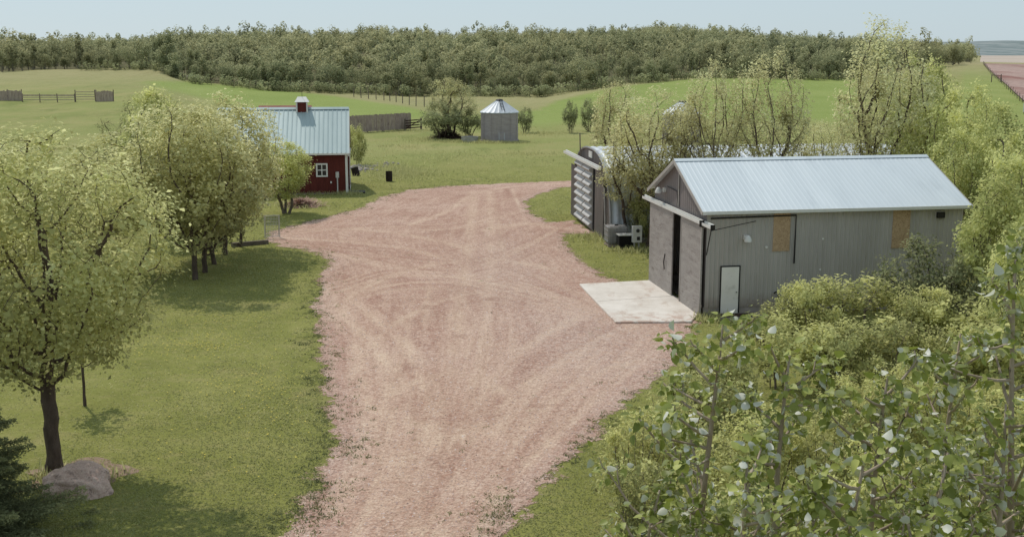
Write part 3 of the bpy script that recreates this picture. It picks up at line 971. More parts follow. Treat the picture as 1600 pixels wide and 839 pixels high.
MB().box((-.28, -.08, .45), (.28, .2, 1.42)).build('cabinet', m_elec, ep, bevel=.015)
MB().lathe([(0, .06), (.09, .05), (.11, 0), (.11, -.02)], 16).build('meter', m_glass, ep).matrix_local = __import__('mathutils').Matrix.Translation((.02, -.09, 1.15)) @ __import__('mathutils').Matrix.Rotation(R(90), 4, 'X')
MB().box((-.03, -.1, .6), (.15, -.081, .8)).build('outlet', m_dark, ep)
MB().box((-.2, 0, 0), (-.12, .08, .45)).build('post', m_galv, ep)
MB().box((.08, 0, 0), (.16, .08, .45)).build('post', m_galv, ep)

# ------------------------------------------------------------------ red barn
BA = G(543.5, 303)
BRZ = R(7.0)
BL, BW, BE, BR = 10.2, 8.4, 3.45, 6.55
bn = thing('red_barn', 'dark red barn with pale ribbed metal roof and a small cupola on its ridge', 'barn', BA, BRZ)
b = MB()
b.ribs((-BL, 0, 0), (1, 0, 0), (0, 0, 1), (0, -1, 0), BL, .1, BE, .19, .012, .8, .08)
b.ribs((0, BW, 0), (-1, 0, 0), (0, 0, 1), (0, 1, 0), BL, .1, BE, .19, .012, .8, .08)
gz_ = lambda t: BE + (BR - BE) * (1 - abs(t - BW / 2) / (BW / 2)) - .02
b.ribs((0, 0, 0), (0, 1, 0), (0, 0, 1), (1, 0, 0), BW, .1, gz_, .19, .012, .8, .08)
b.ribs((-BL, BW, 0), (0, -1, 0), (0, 0, 1), (-1, 0, 0), BW, .1, gz_, .19, .012, .8, .08)
b.build('wall', m_red, bn)
MB().box((-BL - .05, -.05, -.1), (.05, BW + .05, .1)).build('foundation', m_found, bn)
sl = math.hypot(BW / 2, BR - BE)
b = MB()
oh, x0, x1 = .3, -BL - .25, .18
zz = BE - oh * (BR - BE) / (BW / 2) + .06
b.ribs((x0, -oh, zz), (1, 0, 0), (0, BW / 2 / sl, (BR - BE) / sl), (0, -(BR - BE) / sl, BW / 2 / sl), x1 - x0, 0, sl * (1 + oh / (BW / 2)), .36, .03, .7, .1)
b.ribs((x1, BW + oh, zz), (-1, 0, 0), (0, -BW / 2 / sl, (BR - BE) / sl), (0, (BR - BE) / sl, BW / 2 / sl), x1 - x0, 0, sl * (1 + oh / (BW / 2)), .36, .03, .7, .1)
rf = b.build('roof', m_barnroof, bn)
b = MB().add([(x0, BW / 2 - .22, BR - .03), (x1, BW / 2 - .22, BR - .03), (x1, BW / 2, BR + .15), (x0, BW / 2, BR + .15), (x0, BW / 2 + .22, BR - .03), (x1, BW / 2 + .22, BR - .03)], [(0, 1, 2, 3), (3, 2, 5, 4)])
b.build('ridge_cap', m_barnroof, rf)
b = MB().box((x0, -oh - .06, zz - .14), (x1, -oh - .005, zz + .0))
for ya, yb in ((-oh, BW / 2), (BW + oh, BW / 2)):
    b.bar((x1 + .02, ya, zz - .06), (x1 + .02, yb, BR + .0), .04, .16)
b.build('eave_trim', m_white, rf)
# cupola
cx = -3.62
cup = MB().box((cx - .42, BW / 2 - .42, BR - .25), (cx + .42, BW / 2 + .42, BR + .62)).build('cupola', m_red, bn)
for sx in (-1, 1):
    MB().box((cx + sx * .42 - .06, BW / 2 - .46, BR - .3), (cx + sx * .42 + .06, BW / 2 - .425, BR + .62)).build('cupola_trim', m_white, cup)
b = MB().add([(cx - .58, BW / 2 - .58, BR + .58), (cx + .58, BW / 2 - .58, BR + .58), (cx + .58, BW / 2 + .58, BR + .58), (cx - .58, BW / 2 + .58, BR + .58), (cx - .34, BW / 2 - .0, BR + 1.0), (cx + .34, BW / 2 - .0, BR + 1.0)],
             [(0, 1, 5, 4), (1, 2, 5), (2, 3, 4, 5), (3, 0, 4), (3, 2, 1, 0)])
b.build('cupola_roof', m_white, cup)
MB().tube([(cx + .02, BW / 2, BR + .95), (cx + .02, BW / 2, BR + 1.75)], .018, 5).build('lightning_rod', m_dark, cup)
# window and trim on the long wall
wx, wz = -2.0, 1.93
wn = MB().box((wx - .34, -.035, wz - .42), (wx + .34, -.018, wz + .42)).build('window', m_glass, bn)
b = MB()
b.box((wx - .46, -.07, wz - .54), (wx - .34, -.02, wz + .54)).box((wx + .34, -.07, wz - .54), (wx + .46, -.02, wz + .54))
b.box((wx - .34, -.07, wz + .42), (wx + .34, -.02, wz + .54)).box((wx - .34, -.07, wz - .54), (wx + .34, -.02, wz - .42))
b.box((wx - .035, -.06, wz - .42), (wx + .035, -.038, wz + .42)).box((wx - .34, -.06, wz - .035), (wx - .035, -.038, wz + .035)).box((wx + .035, -.06, wz - .035), (wx + .34, -.038, wz + .035))
b.build('window_frame', m_white, wn)
MB().box((-.14, -.045, .1), (.045, -.014, BE - .1)).box((.014, -.013, .1), (.05, .14, BE - .1)).build('corner_trim', m_white, bn)
mb = MB().box((-.92, -.18, 1.32), (-.66, -.02, 1.78)).build('meter_box', m_elec, bn)
MB().tube([(-.79, -.09, 1.32), (-.79, -.09, .05)], .055, 6).build('conduit', m_elec, mb)
MB().box((-1.36, -.08, .88), (-1.24, -.02, 1.02)).build('tap_box', m_white, bn)
sd_ = MB().box((.10, 1.2, .12), (.16, 4.2, 2.9)).build('sliding_door', m_red, bn)
b = MB()
for y0_, y1_ in ((1.2, 1.34), (4.06, 4.2)):
    b.box((.162, y0_, .12), (.19, y1_, 2.9))
b.box((.162, 1.34, .12), (.19, 4.06, .26)).box((.162, 1.34, 2.76), (.19, 4.06, 2.9)).bar((.175, 1.34, .26), (.175, 4.06, 2.76), .02, .14)
b.build('door_trim', m_white, sd_)
MB().box((.06, .8, 2.92), (.22, 7.2, 3.06)).build('door_rail', m_white, bn)
MB().box((.02, .1, -.02), (1.4, 1.4, .1)).build('doorstep', m_dark, bn)

# low shed behind the barn
p_ = np.array([Xat(446, 120, 5), 120, 0])
sb = thing('low_shed', 'low shed with faded red roof just showing behind the barn ridge', 'shed', p_, BRZ)
MB().box((-2.4, -2, 0), (2.4, 2, 4.3)).build('wall', m_fence, sb)
MB().add([(-2.7, -2.4, 4.2), (2.7, -2.4, 4.2), (2.7, 0, 5.65), (-2.7, 0, 5.65), (-2.7, 2.4, 4.2), (2.7, 2.4, 4.2)], [(0, 1, 2, 3), (3, 2, 5, 4)]).build('roof', m_redroof, sb)


# ------------------------------------------------------------------ grain bins
def grain_bin(px, py, label, rot, r=2.32, he=3.55, hp=5.1):
    g = G(px, py)
    g[1] += r
    g[0] = Xat(px, g[1])
    t = thing('grain_bin', label, 'grain bin', g, rot, 'round steel grain bins')
    prof = []
    n_ = 32
    for i in range(n_ * 3 + 1):
        z = .12 + (he - .12) * i / (n_ * 3)
        prof.append((r + .018 * math.cos(2 * math.pi * i / 3), z))
    MB().lathe(prof, 56).build('wall', m_bin, t, True)
    b = MB()
    n2 = 72
    pr = [(r + .14, he - .06), (r + .13, he + .02), (.42, hp - .12)]
    vs = []
    for rr, z in pr:
        for k in range(n2):
            a = 2 * math.pi * k / n2
            d = .05 if (k % 3 == 0 and rr > .5 and z > he - .01) else 0
            vs.append((rr * math.cos(a), rr * math.sin(a), z + d + (.05 if k % 3 == 0 and rr < .5 else 0)))
    b.add(vs, [(i * n2 + k, i * n2 + (k + 1) % n2, (i + 1) * n2 + (k + 1) % n2, (i + 1) * n2 + k) for i in range(2) for k in range(n2)])
    rfo = b.build('roof', m_binroof, t)
    MB().lathe([(.46, hp - .14), (.46, hp - .02), (.3, hp + .06), (0, hp + .1)], 20).build('cap', m_dark, rfo)
    # roof ladder facing the yard
    b = MB()
    for s_ in (-1, 1):
        b.bar((s_ * .17 + .55, -r * .96, he + .12), (s_ * .17 + .12, -.45, hp - .02), .04)
    for k in range(8):
        f_ = (k + .5) / 8
        xx, yy, zz2 = .55 + (.12 - .55) * f_, -r * .96 + (r * .96 - .45) * f_, he + .13 + (hp - .14 - he) * f_
        b.bar((xx - .17, yy, zz2), (xx + .17, yy, zz2), .035)
    b.build('roof_ladder', m_dark, rfo)
    MB().lathe([(r + .12, -.05), (r + .12, .12), (r + .0, .13)], 40).build('foundation', m_found, t)
    dr = MB().box((.0, -r - .06, .25), (.62, -r + .15, 1.05)).build('hatch', m_bin, t)
    MB().box((-.06, -r - .08, .2), (.0, -r + .15, 1.15)).box((.62, -r - .08, .2), (.68, -r + .15, 1.15)).build('hatch_frame', m_binroof, dr)
    for k in range(12):
        a = 2 * math.pi * k / 12 + .1
        c_, s_ = math.cos(a) * (r + .025), math.sin(a) * (r + .025)
        MB().box((c_ - .015, s_ - .015, .15), (c_ + .015, s_ + .015, he - .05)).build('stiffener', m_bin, t)
    return t


grain_bin(780.5, 222, 'round corrugated steel grain bin with conical roof standing in the open beyond the yard', 0)
grain_bin(1064, 226, 'round steel grain bin mostly hidden among trees behind the quonset hut', .3)


# ------------------------------------------------------------------ fences
def board_fence(pa, pb, hgt, label, board=.2, gap=.02, rails=(.5, 1.8)):
    d = np.array(pb) - np.array(pa)
    Lf = float(np.hypot(d[0], d[1]))
    t = thing('board_fence', label, 'fence', (pa[0], pa[1], float(terrain(pa[0], pa[1]))), math.atan2(d[1], d[0]))
    b = MB()
    x = 0
    while x < Lf:
        hh = hgt + random.uniform(-.07, .07)
        b.box((x, -.02 + random.uniform(-.01, .01), random.uniform(.02, .12)), (x + board - random.uniform(.0, gap * 2), .01, hh))
        x += board
    b.build('boards', m_fence, t)
    b = MB()
    for z in rails:
        b.box((0, .012, z - .06), (Lf, .06, z + .06))
    b.build('rails', m_fence, t)
    k = 0
    while k * 2.6 < Lf:
        MB().box((k * 2.6, .062, -.2), (k * 2.6 + .16, .2, hgt - .05)).build('post', m_post, t)
        k += 1
    return t


a, b_ = G(500, 212), G(641, 203.5)
board_fence(a, b_, 2.35, 'tall weathered vertical-board fence beyond the barn, left of the bushes by the bin')
a, b_ = G(633, 204.5), G(658, 202.5)
t = thing('wooden_gate', 'low dark wooden gate at the right end of the tall board fence', 'gate', a, math.atan2(b_[1] - a[1], b_[0] - a[0]))
Lg = float(np.hypot(*(b_ - a)[:2]))
b = MB()
for z in (.35, .7, 1.05, 1.4):
    b.box((0, -.14, z - .08), (Lg, -.10, z + .08))
b.bar((.1, -.09, .35), (Lg - .1, -.09, 1.4), .03, .12)
b.build('rails', m_rust, t)
for x in (0, Lg):
    MB().box((x - .1, -.09, -.2), (x + .1, .08, 1.65)).build('post', m_post, t)


def wire_fence(pts, label, spacing=7.0, ph=1.25, pr=.065, wires=(.35, .7, 1.05)):
    P = [np.array(p[:2]) for p in pts]
    t = thing('wire_fence', label, 'fence', (P[0][0], P[0][1], float(terrain(*P[0]))))
    o = np.array(t.location)
    posts = []
    for a, b in zip(P[:-1], P[1:]):
        n_ = max(1, int(round(np.linalg.norm(b - a) / spacing)))
        posts += [a + (b - a) * k / n_ for k in range(n_)]
    posts.append(P[-1])
    tops = []
    for p in posts:
        g = np.array([p[0], p[1], float(terrain(*p))]) - o
        h_ = ph * random.uniform(.88, 1.1)
        lean = np.array([random.uniform(-.08, .08), random.uniform(-.08, .08), 0])
        MB().tube([g - [0, 0, .2], g + lean + [0, 0, h_]], pr, 6).build('post', m_post, t)
        tops.append(g)
    b = MB()
    for z in wires:
        b.tube([g + np.array([0, -.05, z]) for g in tops], .012, 4, False)
    b.build('wires', m_wire, t)
    return t


wire_fence([GT(553, 151), GT(600, 157), GT(650, 165), GT(690, 170)], 'wire fence on wooden posts crossing the pasture below the wood, above the board fence', 4.5, 2.0, .1)
wire_fence([GT(1536, 101), GT(1548, 116), GT(1570, 136), GT(1602, 165)], 'line of posts and wire along the edge of the ploughed field at right', 9, 1.4, .06)
p_ = GT(1549, 128)
t = thing('fence_brace', 'dark timber brace of two posts and a rail on the ploughed field fence', 'fence brace', p_)
for x in (-.0, 2.6):
    MB().tube([(x, 0, -.2), (x, 0, 2.0)], .12, 6).build('post', m_post, t)
MB().tube([(0, 0, 1.7), (2.6, 0, 1.7)], .08, 6).build('rail', m_post, t)


def corral(px0, px1, py, hgt, label, boards=True):
    a, b_ = G(px0, py), G(px1, py)
    Lf = float(np.linalg.norm(b_ - a))
    t = thing('corral_panel', label, 'corral panel', (a[0], a[1], float(terrain(*a[:2]))), math.atan2(b_[1] - a[1], b_[0] - a[0]))
    b = MB()
    if boards:
        x = 0
        while x < Lf:
            b.box((x, -.06, .05), (x + .24, -.02, hgt + random.uniform(-.12, .12)))
            x += .27
    else:
        for z in (.4, .85, 1.3, hgt - .15):
            b.box((0, -.06, z - .06), (Lf, -.02, z + .06))
    b.build('boards', m_fence, t)
    n_ = max(1, int(Lf / 2.5))
    for k in range(n_ + 1):
        MB().tube([(Lf * k / n_, .06, -.2), (Lf * k / n_ + random.uniform(-.1, .1), .06, hgt + .25)], .09, 6).build('post', m_post, t)


corral(-30, 35, 171, 2.0, 'dark solid board corral panel at the far left edge of the pasture')
corral(36, 118, 172, 1.3, 'open rail corral fence between two board panels in the left pasture', False)
corral(119, 150, 172, 1.9, 'short rail corral gate with tall crooked post in the left pasture', False)
corral(151, 178, 173, 2.0, 'narrow board corral panel above the treetops, right of the rail gate')

# panel on a post at the far right margin
p_ = G(1600, 184)
t = thing('white_panel', 'white panel on a dark post at the right edge of the field', 'signboard', p_)
MB().box((-.25, -.03, .9), (.9, .03, 2.4)).build('panel', m_white, t)
MB().box((-.06, .035, 0), (.06, .15, 2.2)).build('post', m_dark, t)

# ------------------------------------------------------------------ yard bits
def barrel(px, py, label, tilt=0.0, h_=.88, r=.29):
    g = G(px, py)
    t = thing('burn_barrel', label, 'barrel', g)
    prof = [(r, 0), (r, .28), (r + .015, .3), (r, .32), (r, .56), (r + .015, .58), (r, .6), (r, h_ - .02), (r + .012, h_), (r - .02, h_), (r - .03, h_ - .3), (0, h_ - .32)]
    MB().lathe(prof, 24).build('body', m_barrel, t, False)
    MB().lathe([(r - .01, .0), (0, .0)], 24, (0, 0, .01)).build('bottom', m_barrel, t)
    t.rotation_euler = (0, tilt, 0)
    return t


barrel(608, 283.5, 'upright charred steel barrel on the grass between the barn and the gravel')
barrel(557, 274.5, 'dark tilted barrel against the stones right of the barn', R(-14), .75, .34)


def rock_mesh(name, sx, sy, sz, seed, mat, sub=4, amp=.22):
    import bmesh
    bm = bmesh.new()
    bmesh.ops.create_icosphere(bm, subdivisions=sub, radius=1)
    for v in bm.verts:
        p = v.co.copy()
        n_ = mnoise.fractal(p * 1.1 + Vector((seed, 0, 0)), 1.0, 2.0, 5)
        c_ = mnoise.cell(p * 1.7 + Vector((seed, 4, 0)))
        f_ = 1 + amp * n_ + .10 * amp * c_
        # squared-off shoulders
        q_ = Vector([math.copysign(abs(k) ** .8, k) for k in p])
        q_ *= f_
        v.co = Vector((q_.x * sx, q_.y * sy, max(q_.z, -.35) * sz))
    me = bpy.data.meshes.new(name)
    bm.to_mesh(me)
    bm.free()
    me.materials.append(mat)
    me.polygons.foreach_set('use_smooth', [True] * len(me.polygons))
    return me


g = G(117, 772)
o = link('boulder', rock_mesh('boulder', .86, .64, .5, 3.3, m_rock, 5, .3))
o.location = (g[0] + .02, g[1] + .3, .14)
tag(o, 'big pinkish granite boulder at the foot of the nearest tree', 'boulder')
tag(link('mulch_bed', np_mesh('mulch_bed', np.array([(g[0] - .4 + 1.35 * (1 + .16 * math.sin(5 * a) + .08 * math.sin(11 * a)) * math.cos(a), g[1] + 1.4 + 1.25 * (1 + .13 * math.sin(4 * a + 1)) * math.sin(a), .008) for a in np.linspace(0, 2 * math.pi, 49)[:-1]]),
                              np.arange(48)[None], m_soil)), kind='structure')
p_ = GT(299, 121)
o = link('boulder', rock_mesh('pale_boulder', 1.5, .9, .7, 9.1, m_white, 3, .2))
o.location = p_
tag(o, 'pale white boulder at the foot of the wood beyond the left pasture', 'boulder')

# rubble and stones by the barn: nobody could count them
V, Q = [], []
proto = rock_mesh('rubble_proto', 1, 1, 1, 5.5, m_stone, 2, .35)
pv = np.array([v.co[:] for v in proto.vertices])
pfc = np.array([f.vertices[:] for f in proto.polygons])
bpy.data.meshes.remove(proto)


def rubble(name, spots, mat):
    V, Q, n0 = [], [], 0
    for (px, py, n_, sp, smax) in spots:
        c0 = G(px, py)
        for _ in range(n_):
            s_ = random.uniform(.1, smax)
            a = random.uniform(0, 6.28)
            ca, sa = math.cos(a), math.sin(a)
            v = pv * np.array([s_ * random.uniform(.8, 1.4), s_ * random.uniform(.7, 1.2), s_ * random.uniform(.5, .9)])
            v = np.stack([v[:, 0] * ca - v[:, 1] * sa, v[:, 0] * sa + v[:, 1] * ca, v[:, 2]], -1)
            v = v + np.array([c0[0] + random.gauss(0, sp), c0[1] + random.gauss(0, sp * 1.6), s_ * .2])
            V.append(v)
            Q.append(pfc + n0)
            n0 += len(v)
    o = link(name, np_mesh(name, np.concatenate(V), np.concatenate(Q), mat, False))
    return o


tag(rubble('rubble', [(566, 266, 26, .5, .22), (583, 262, 22, .7, .22), (604, 257, 9, .6, .18), (560, 262, 20, .4, .24)], m_stone), 'heap of grey field stones on the grass beside the barn', 'rubble', kind='stuff')


def brush_pile(px, py, rx, hh, n_, label, mat):
    g = G(px, py)
    V, Q = [], []
    for k in range(n_):
        a, el_ = random.uniform(0, 6.28), random.uniform(-.2, .55)
        c0 = np.array([random.gauss(0, rx * .45), random.gauss(0, rx * .4), 0])
        c0[2] = random.uniform(0.03, max(.06, hh * math.exp(-(c0[0] ** 2 + c0[1] ** 2) / (rx * rx * .5))))
        d = np.array([math.cos(a), math.sin(a), el_]) * random.uniform(.25, .7)
        s_ = np.array([-math.sin(a), math.cos(a), .4]) * random.uniform(.012, .03)
        b0 = len(V)
        V += [c0 - d - s_, c0 - d + s_, c0 + d + s_, c0 + d - s_]
        Q.append((b0, b0 + 1, b0 + 2, b0 + 3))
    V = np.array(V)
    V[:, 2] = np.maximum(V[:, 2], .01)
    o = link('brush_pile', np_mesh('brush_pile', V, np.array(Q), mat))
    o.location = g
    tag(o, label, 'brush pile')


brush_pile(472, 322, 1.1, .55, 900, 'reddish heap of dead branches on the grass left of the barn window', m_twig)
brush_pile(700, 216, 1.9, 1.1, 1200, 'brown heap of old branches under the bushes left of the grain bin', m_rust)

t = thing('propane_tank', 'white propane tank half hidden behind the low tree left of the barn', 'tank', G(403, 312), R(4))
b = MB().lathe([(0, -1.25), (.25, -1.2), (.42, -1.02), (.45, -.85), (.45, .85), (.42, 1.02), (.25, 1.2), (0, 1.25)], 20)
tk = b.build('tank_shell', m_tank, t, True)
tk.rotation_euler = (0, R(90), 0)
tk.location = (0, 0, .75)
MB().lathe([(.16, 0), (.16, .2), (.1, .26), (0, .27)], 14, (0, 0, 1.16)).build('dome', m_tank, t)
for x in (-.7, .7):
    MB().box((x - .07, -.35, 0), (x + .07, .35, .38)).build('leg', m_found, t)

t = thing('wire_gate', 'small pale wire gate by the trees at the gravel edge', 'gate', G(416, 372), R(12))
Lg = .75
b = MB()
for k in range(9):
    b.tube([(Lg * k / 8, 0, .1), (Lg * k / 8, 0, 1.35)], .009, 4)
for k in range(8):
    b.tube([(0, 0, .1 + 1.25 * k / 7), (Lg, 0, .1 + 1.25 * k / 7)], .009, 4)
b.build('mesh', m_elec, t)
MB().tube([(-.02, 0, .08), (-.02, 0, 1.4), (Lg + .02, 0, 1.4), (Lg + .02, 0, .08), (-.02, 0, .08)], .022, 6).build('frame', m_elec, t)
MB().box((-.1, -.03, 0), (-.05, .03, 1.4)).build('post', m_elec, t)
MB().box((Lg + .05, -.03, 0), (Lg + .1, .03, 1.4)).build('post', m_elec, t)

a, b_ = G(362, 386), G(419, 381)
t = MB().bar((0, 0, .12), (float(np.linalg.norm(b_ - a)), 0, .12), .22, .24).build('timber_edging', m_post)
t.location, t.rotation_euler = a, (0, 0, math.atan2(b_[1] - a[1], b_[0] - a[0]))
tag(t, 'dark timber laid along the lawn edge under the clump of trees', 'timber')

t = thing('stock_trough', 'round grey stock trough on the grass left of the grain bin', 'trough', G(734, 222))
MB().lathe([(.0, .02), (1.0, .02), (1.02, .05), (1.05, .6), (1.08, .66), (1.0, .66), (.98, .12), (0, .1)], 28).build('basin', m_galv, t)
MB().lathe([(1.06, .3), (1.08, .33), (1.06, .36)], 28).build('hoop', m_galv, t)


# ------------------------------------------------------------------ vegetation
def fold_quads(c, axis, wdt, nrm, L, W, fold=.18):
    """diamond leaves: centre, axis dir, width dir, normal; arrays"""
    L, W = L[:, None], W[:, None]
    p0 = c - axis * L * .5
    p1 = c + wdt * W * .5 + nrm * W * fold + axis * L * .05
    p2 = c + axis * L * .5
    p3 = c - wdt * W * .5 + nrm * W * fold + axis * L * .05
    V = np.stack([p0, p1, p2, p3], 1).reshape(-1, 3)
    Q = np.arange(len(V)).reshape(-1, 4)
    return V, Q


def unit(a):
    return a / np.maximum(np.linalg.norm(a, axis=-1, keepdims=True), 1e-9)


def rand_leaves(rng, anchors, per, spread, Lm, Wm, up=.6, var=.35, centre=None):
    n_ = len(anchors)
    cnt = rng.poisson(per, n_)
    c = np.repeat(anchors, cnt, 0)
    o = rng.normal(0, spread, c.shape)
    o[:, 2] *= .8
    c = c + o
    nrm = rng.normal(0, 1, c.shape)
    nrm[:, 2] = np.abs(nrm[:, 2]) + up
    if centre is not None:
        nrm = nrm * .75 + unit(c - centre) * .9
    nrm = unit(nrm)
    ax = unit(np.cross(nrm, rng.normal(0, 1, c.shape)))
    wd = np.cross(nrm, ax)
    sz_ = np.exp(rng.normal(0, .32, len(c)))
    L = Lm * sz_ * rng.uniform(1 - var * .5, 1 + var * .5, len(c))
    W = Wm * sz_ * rng.uniform(1 - var, 1 + var, len(c))
    V, Q = fold_quads(c, ax, wd, nrm, L, W)
    return V, Q, c, cnt


def grow(rng, att, nodes, parent, step, infl, kill, iters=90, up=.05, jit=.12):
    """space colonisation"""
    pos = [np.array(p, float) for p in nodes]
    par = list(parent)
    att = att.copy()
    nearest = np.zeros(len(att), int)
    nd = np.full(len(att), 1e9)
    start = 0
    for it in range(iters):
        P = np.array(pos[start:])
        if len(P) and len(att):
            D = np.linalg.norm(att[:, None] - P[None], axis=2)
            k = D.argmin(1)
            d = D[np.arange(len(att)), k]
            better = d < nd
            nearest[better] = k[better] + start
            nd[better] = d[better]
        keepm = nd > kill
        att, nearest, nd = att[keepm], nearest[keepm], nd[keepm]
        if not len(att):
            break
        start = len(pos)
        act = nd < infl
        if not act.any():
            break
        ids = np.unique(nearest[act])
        allp = np.array(pos)
        new = 0
        for i in ids:
            m_ = act & (nearest == i)
            d = unit(att[m_] - allp[i]).sum(0)
            d = unit(d) + rng.normal(0, jit, 3) + np.array([0, 0, up])
            pos.append(allp[i] + unit(d) * step)
            par.append(int(i))
            new += 1
        if len(pos) > 6000 or not new:
            break
    return np.array(pos), np.array(par)


def tubes(pos, par, rad, main, nside=5, rmin=0.0):
    """open tapered tubes from each parent to its child"""
    idx = np.array([i for i in range(len(pos)) if par[i] >= 0 and rad[i] >= rmin])
    if not len(idx):
        return np.zeros((0, 3)), np.zeros((0, 4), int)
    p0, p1 = pos[par[idx]], pos[idx]
    d = unit(p1 - p0)
    ref = np.where(np.abs(d[:, 2:3]) < .9, np.array([[0, 0, 1.]]), np.array([[1., 0, 0]]))
    a = unit(np.cross(d, ref))
    b = np.cross(d, a)
    r1 = rad[idx]
    r0 = np.where(main[idx], rad[par[idx]], rad[idx] * 1.15)
    p1 = p1 + d * r1[:, None] * .4
    t = np.arange(nside) * 2 * math.pi / nside
    ring = a[:, None] * np.cos(t)[None, :, None] + b[:, None] * np.sin(t)[None, :, None]
    V = np.concatenate([p0[:, None] + ring * r0[:, None, None], p1[:, None] + ring * r1[:, None, None]], 1)
    base = np.arange(len(idx))[:, None] * 2 * nside
    k = np.arange(nside)[None]
    k2 = (k + 1) % nside
    Q = np.stack([base + k, base + k2, base + nside + k2, base + nside + k], -1).reshape(-1, 4)
    return V.reshape(-1, 3), Q


def skeleton(rng, att, nodes, parent, step, infl, kill, rootr, tip, power=2.3, **kw):
    pos, par = grow(rng, att, nodes, parent, step, infl, kill, **kw)
    n_ = len(pos)
    acc = np.zeros(n_)
    rad = np.zeros(n_)
    kids = np.zeros(n_, int)
    best = np.full(n_, -1)
    bestr = np.zeros(n_)
    for i in range(n_ - 1, -1, -1):
        rad[i] = (acc[i] if acc[i] > 0 else tip ** power) ** (1 / power)
        p = par[i]
        if p >= 0:
            acc[p] += rad[i] ** power
            kids[p] += 1
            if rad[i] > bestr[p]:
                bestr[p], best[p] = rad[i], i
    sc = rootr / max(rad[par < 0].max(), 1e-6)
    thick = rad / rad.max()
    rad = np.where(rad > tip * 1.5, tip + (rad - tip) * (rootr - tip) / max(rad.max() - tip, 1e-6), tip)
    rad = np.maximum(rad, tip)
    main = np.zeros(n_, bool)
    main[best[best >= 0]] = True
    return pos, par, rad, main, kids


PROTO = {}


def tree_proto(key, seed, h, Rr, zb, natt, leafm, bark, rootr=.2, stems=1, per=9, spread=.26, leaf=(.13, .09), step=.34, kill=.5, infl=3.0, tip=.008,
               shell=.45, gap=.12, top=1.0, up=.6, lean=0.0, rag=.3, nside=5, upb=.05, low=.5, clump=2.1):
    rng = np.random.default_rng(seed)
    # crown volume: uneven ellipsoid with lobes
    cz, az = (h + zb) / 2, (h - zb) / 2
    pts = []
    lob = rng.normal(0, 1, (7, 3))
    lob = unit(lob)
    lw = rng.uniform(-rag, rag, 7)
    while len(pts) < natt:
        u = unit(rng.normal(0, 1, 3))
        rr = rng.uniform(shell ** 3, 1) ** (1 / 3)
        f_ = 1 + float((lw * np.clip(lob @ u, 0, 1) ** 3).sum())
        p = u * rr * f_
        if p[2] < 0:
            p[2] *= 1.0
        wz = 1.0 if p[2] > 0 else (1 - low * p[2] * p[2] * .6)
        q_ = np.array([p[0] * Rr * wz, p[1] * Rr * wz, cz + p[2] * az * (top if p[2] > 0 else 1)])
        if q_[2] < .25 or q_[2] > h * 1.08:
            continue
        if mnoise.noise(Vector(q_ * (1.6 / max(Rr, 1)) + seed)) < -gap * 2:
            continue
        pts.append(q_)
    att = np.array(pts)
    nodes, parent = [], []
    for s_ in range(stems):
        a = rng.uniform(0, 6.28)
        base = np.array([math.cos(a), math.sin(a), 0]) * (0 if stems == 1 else rng.uniform(.08, .22 + .05 * stems))
        dirv = np.array([math.cos(a) * (.0 if stems == 1 else rng.uniform(.1, .45)) + lean, math.sin(a) * (0 if stems == 1 else rng.uniform(.1, .4)), 1.0])
        nodes.append(base + np.array([0, 0, -.15]))
        parent.append(-1)
        z_ = base.copy()
        while z_[2] < max(zb * (1.0 if stems == 1 else .8), .3):
            z_ = z_ + unit(dirv + rng.normal(0, .07, 3)) * step
            nodes.append(z_.copy())
            parent.append(len(nodes) - 2)
    pos, par, rad, main, kids = skeleton(rng, att, nodes, parent, step, max(infl, Rr * .9), kill, rootr, tip, up=upb)
    # root flare
    fl = (pos[:, 2] < .3) & (rad > rootr * .5)
    rad = np.where(fl, rad * 1.25, rad)
    V, Q = tubes(pos, par, rad, main, nside)
    tm = np_mesh(key + '_trunk', V, Q, bark, True)
    thin = (rad < max(tip * 2.2, rootr * .10)) & (pos[:, 2] > max(zb * .75, .2))
    anc = pos[thin]
    # small side sprays give the crown its broken outline
    fq = 1.5 / max(Rr, 1.2) * 1.6
    cn = np.array([mnoise.noise(Vector(p_ * fq) + Vector((seed, 0, 0))) + .5 * mnoise.noise(Vector(p_ * fq * 2.3) + Vector((0, seed, 0))) for p_ in anc])
    LV, LQ, c, cnt = rand_leaves(rng, anc, per * np.clip(1 + clump * cn, .12, 2.4), spread, leaf[0], leaf[1], up, .35, np.array([0, 0, zb + (h - zb) * .35]))
    cl = np.repeat(rng.normal(0, .07, len(anc)) + .34 * cn, cnt)
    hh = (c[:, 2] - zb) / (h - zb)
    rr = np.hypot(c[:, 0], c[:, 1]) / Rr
    tint = np.clip(.04 + .46 * hh + .2 * rr + cl + rng.normal(0, .12, len(c)), 0, 1)  # crown shading painted into tint: paler high and outside, darker low and inside
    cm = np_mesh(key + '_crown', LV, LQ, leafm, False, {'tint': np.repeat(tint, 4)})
    ext = np.percentile(np.hypot(c[:, 0], c[:, 1]), 96)
    PROTO[key] = (tm, cm, float(np.percentile(c[:, 2], 99.5)), float(ext))
    return PROTO[key]


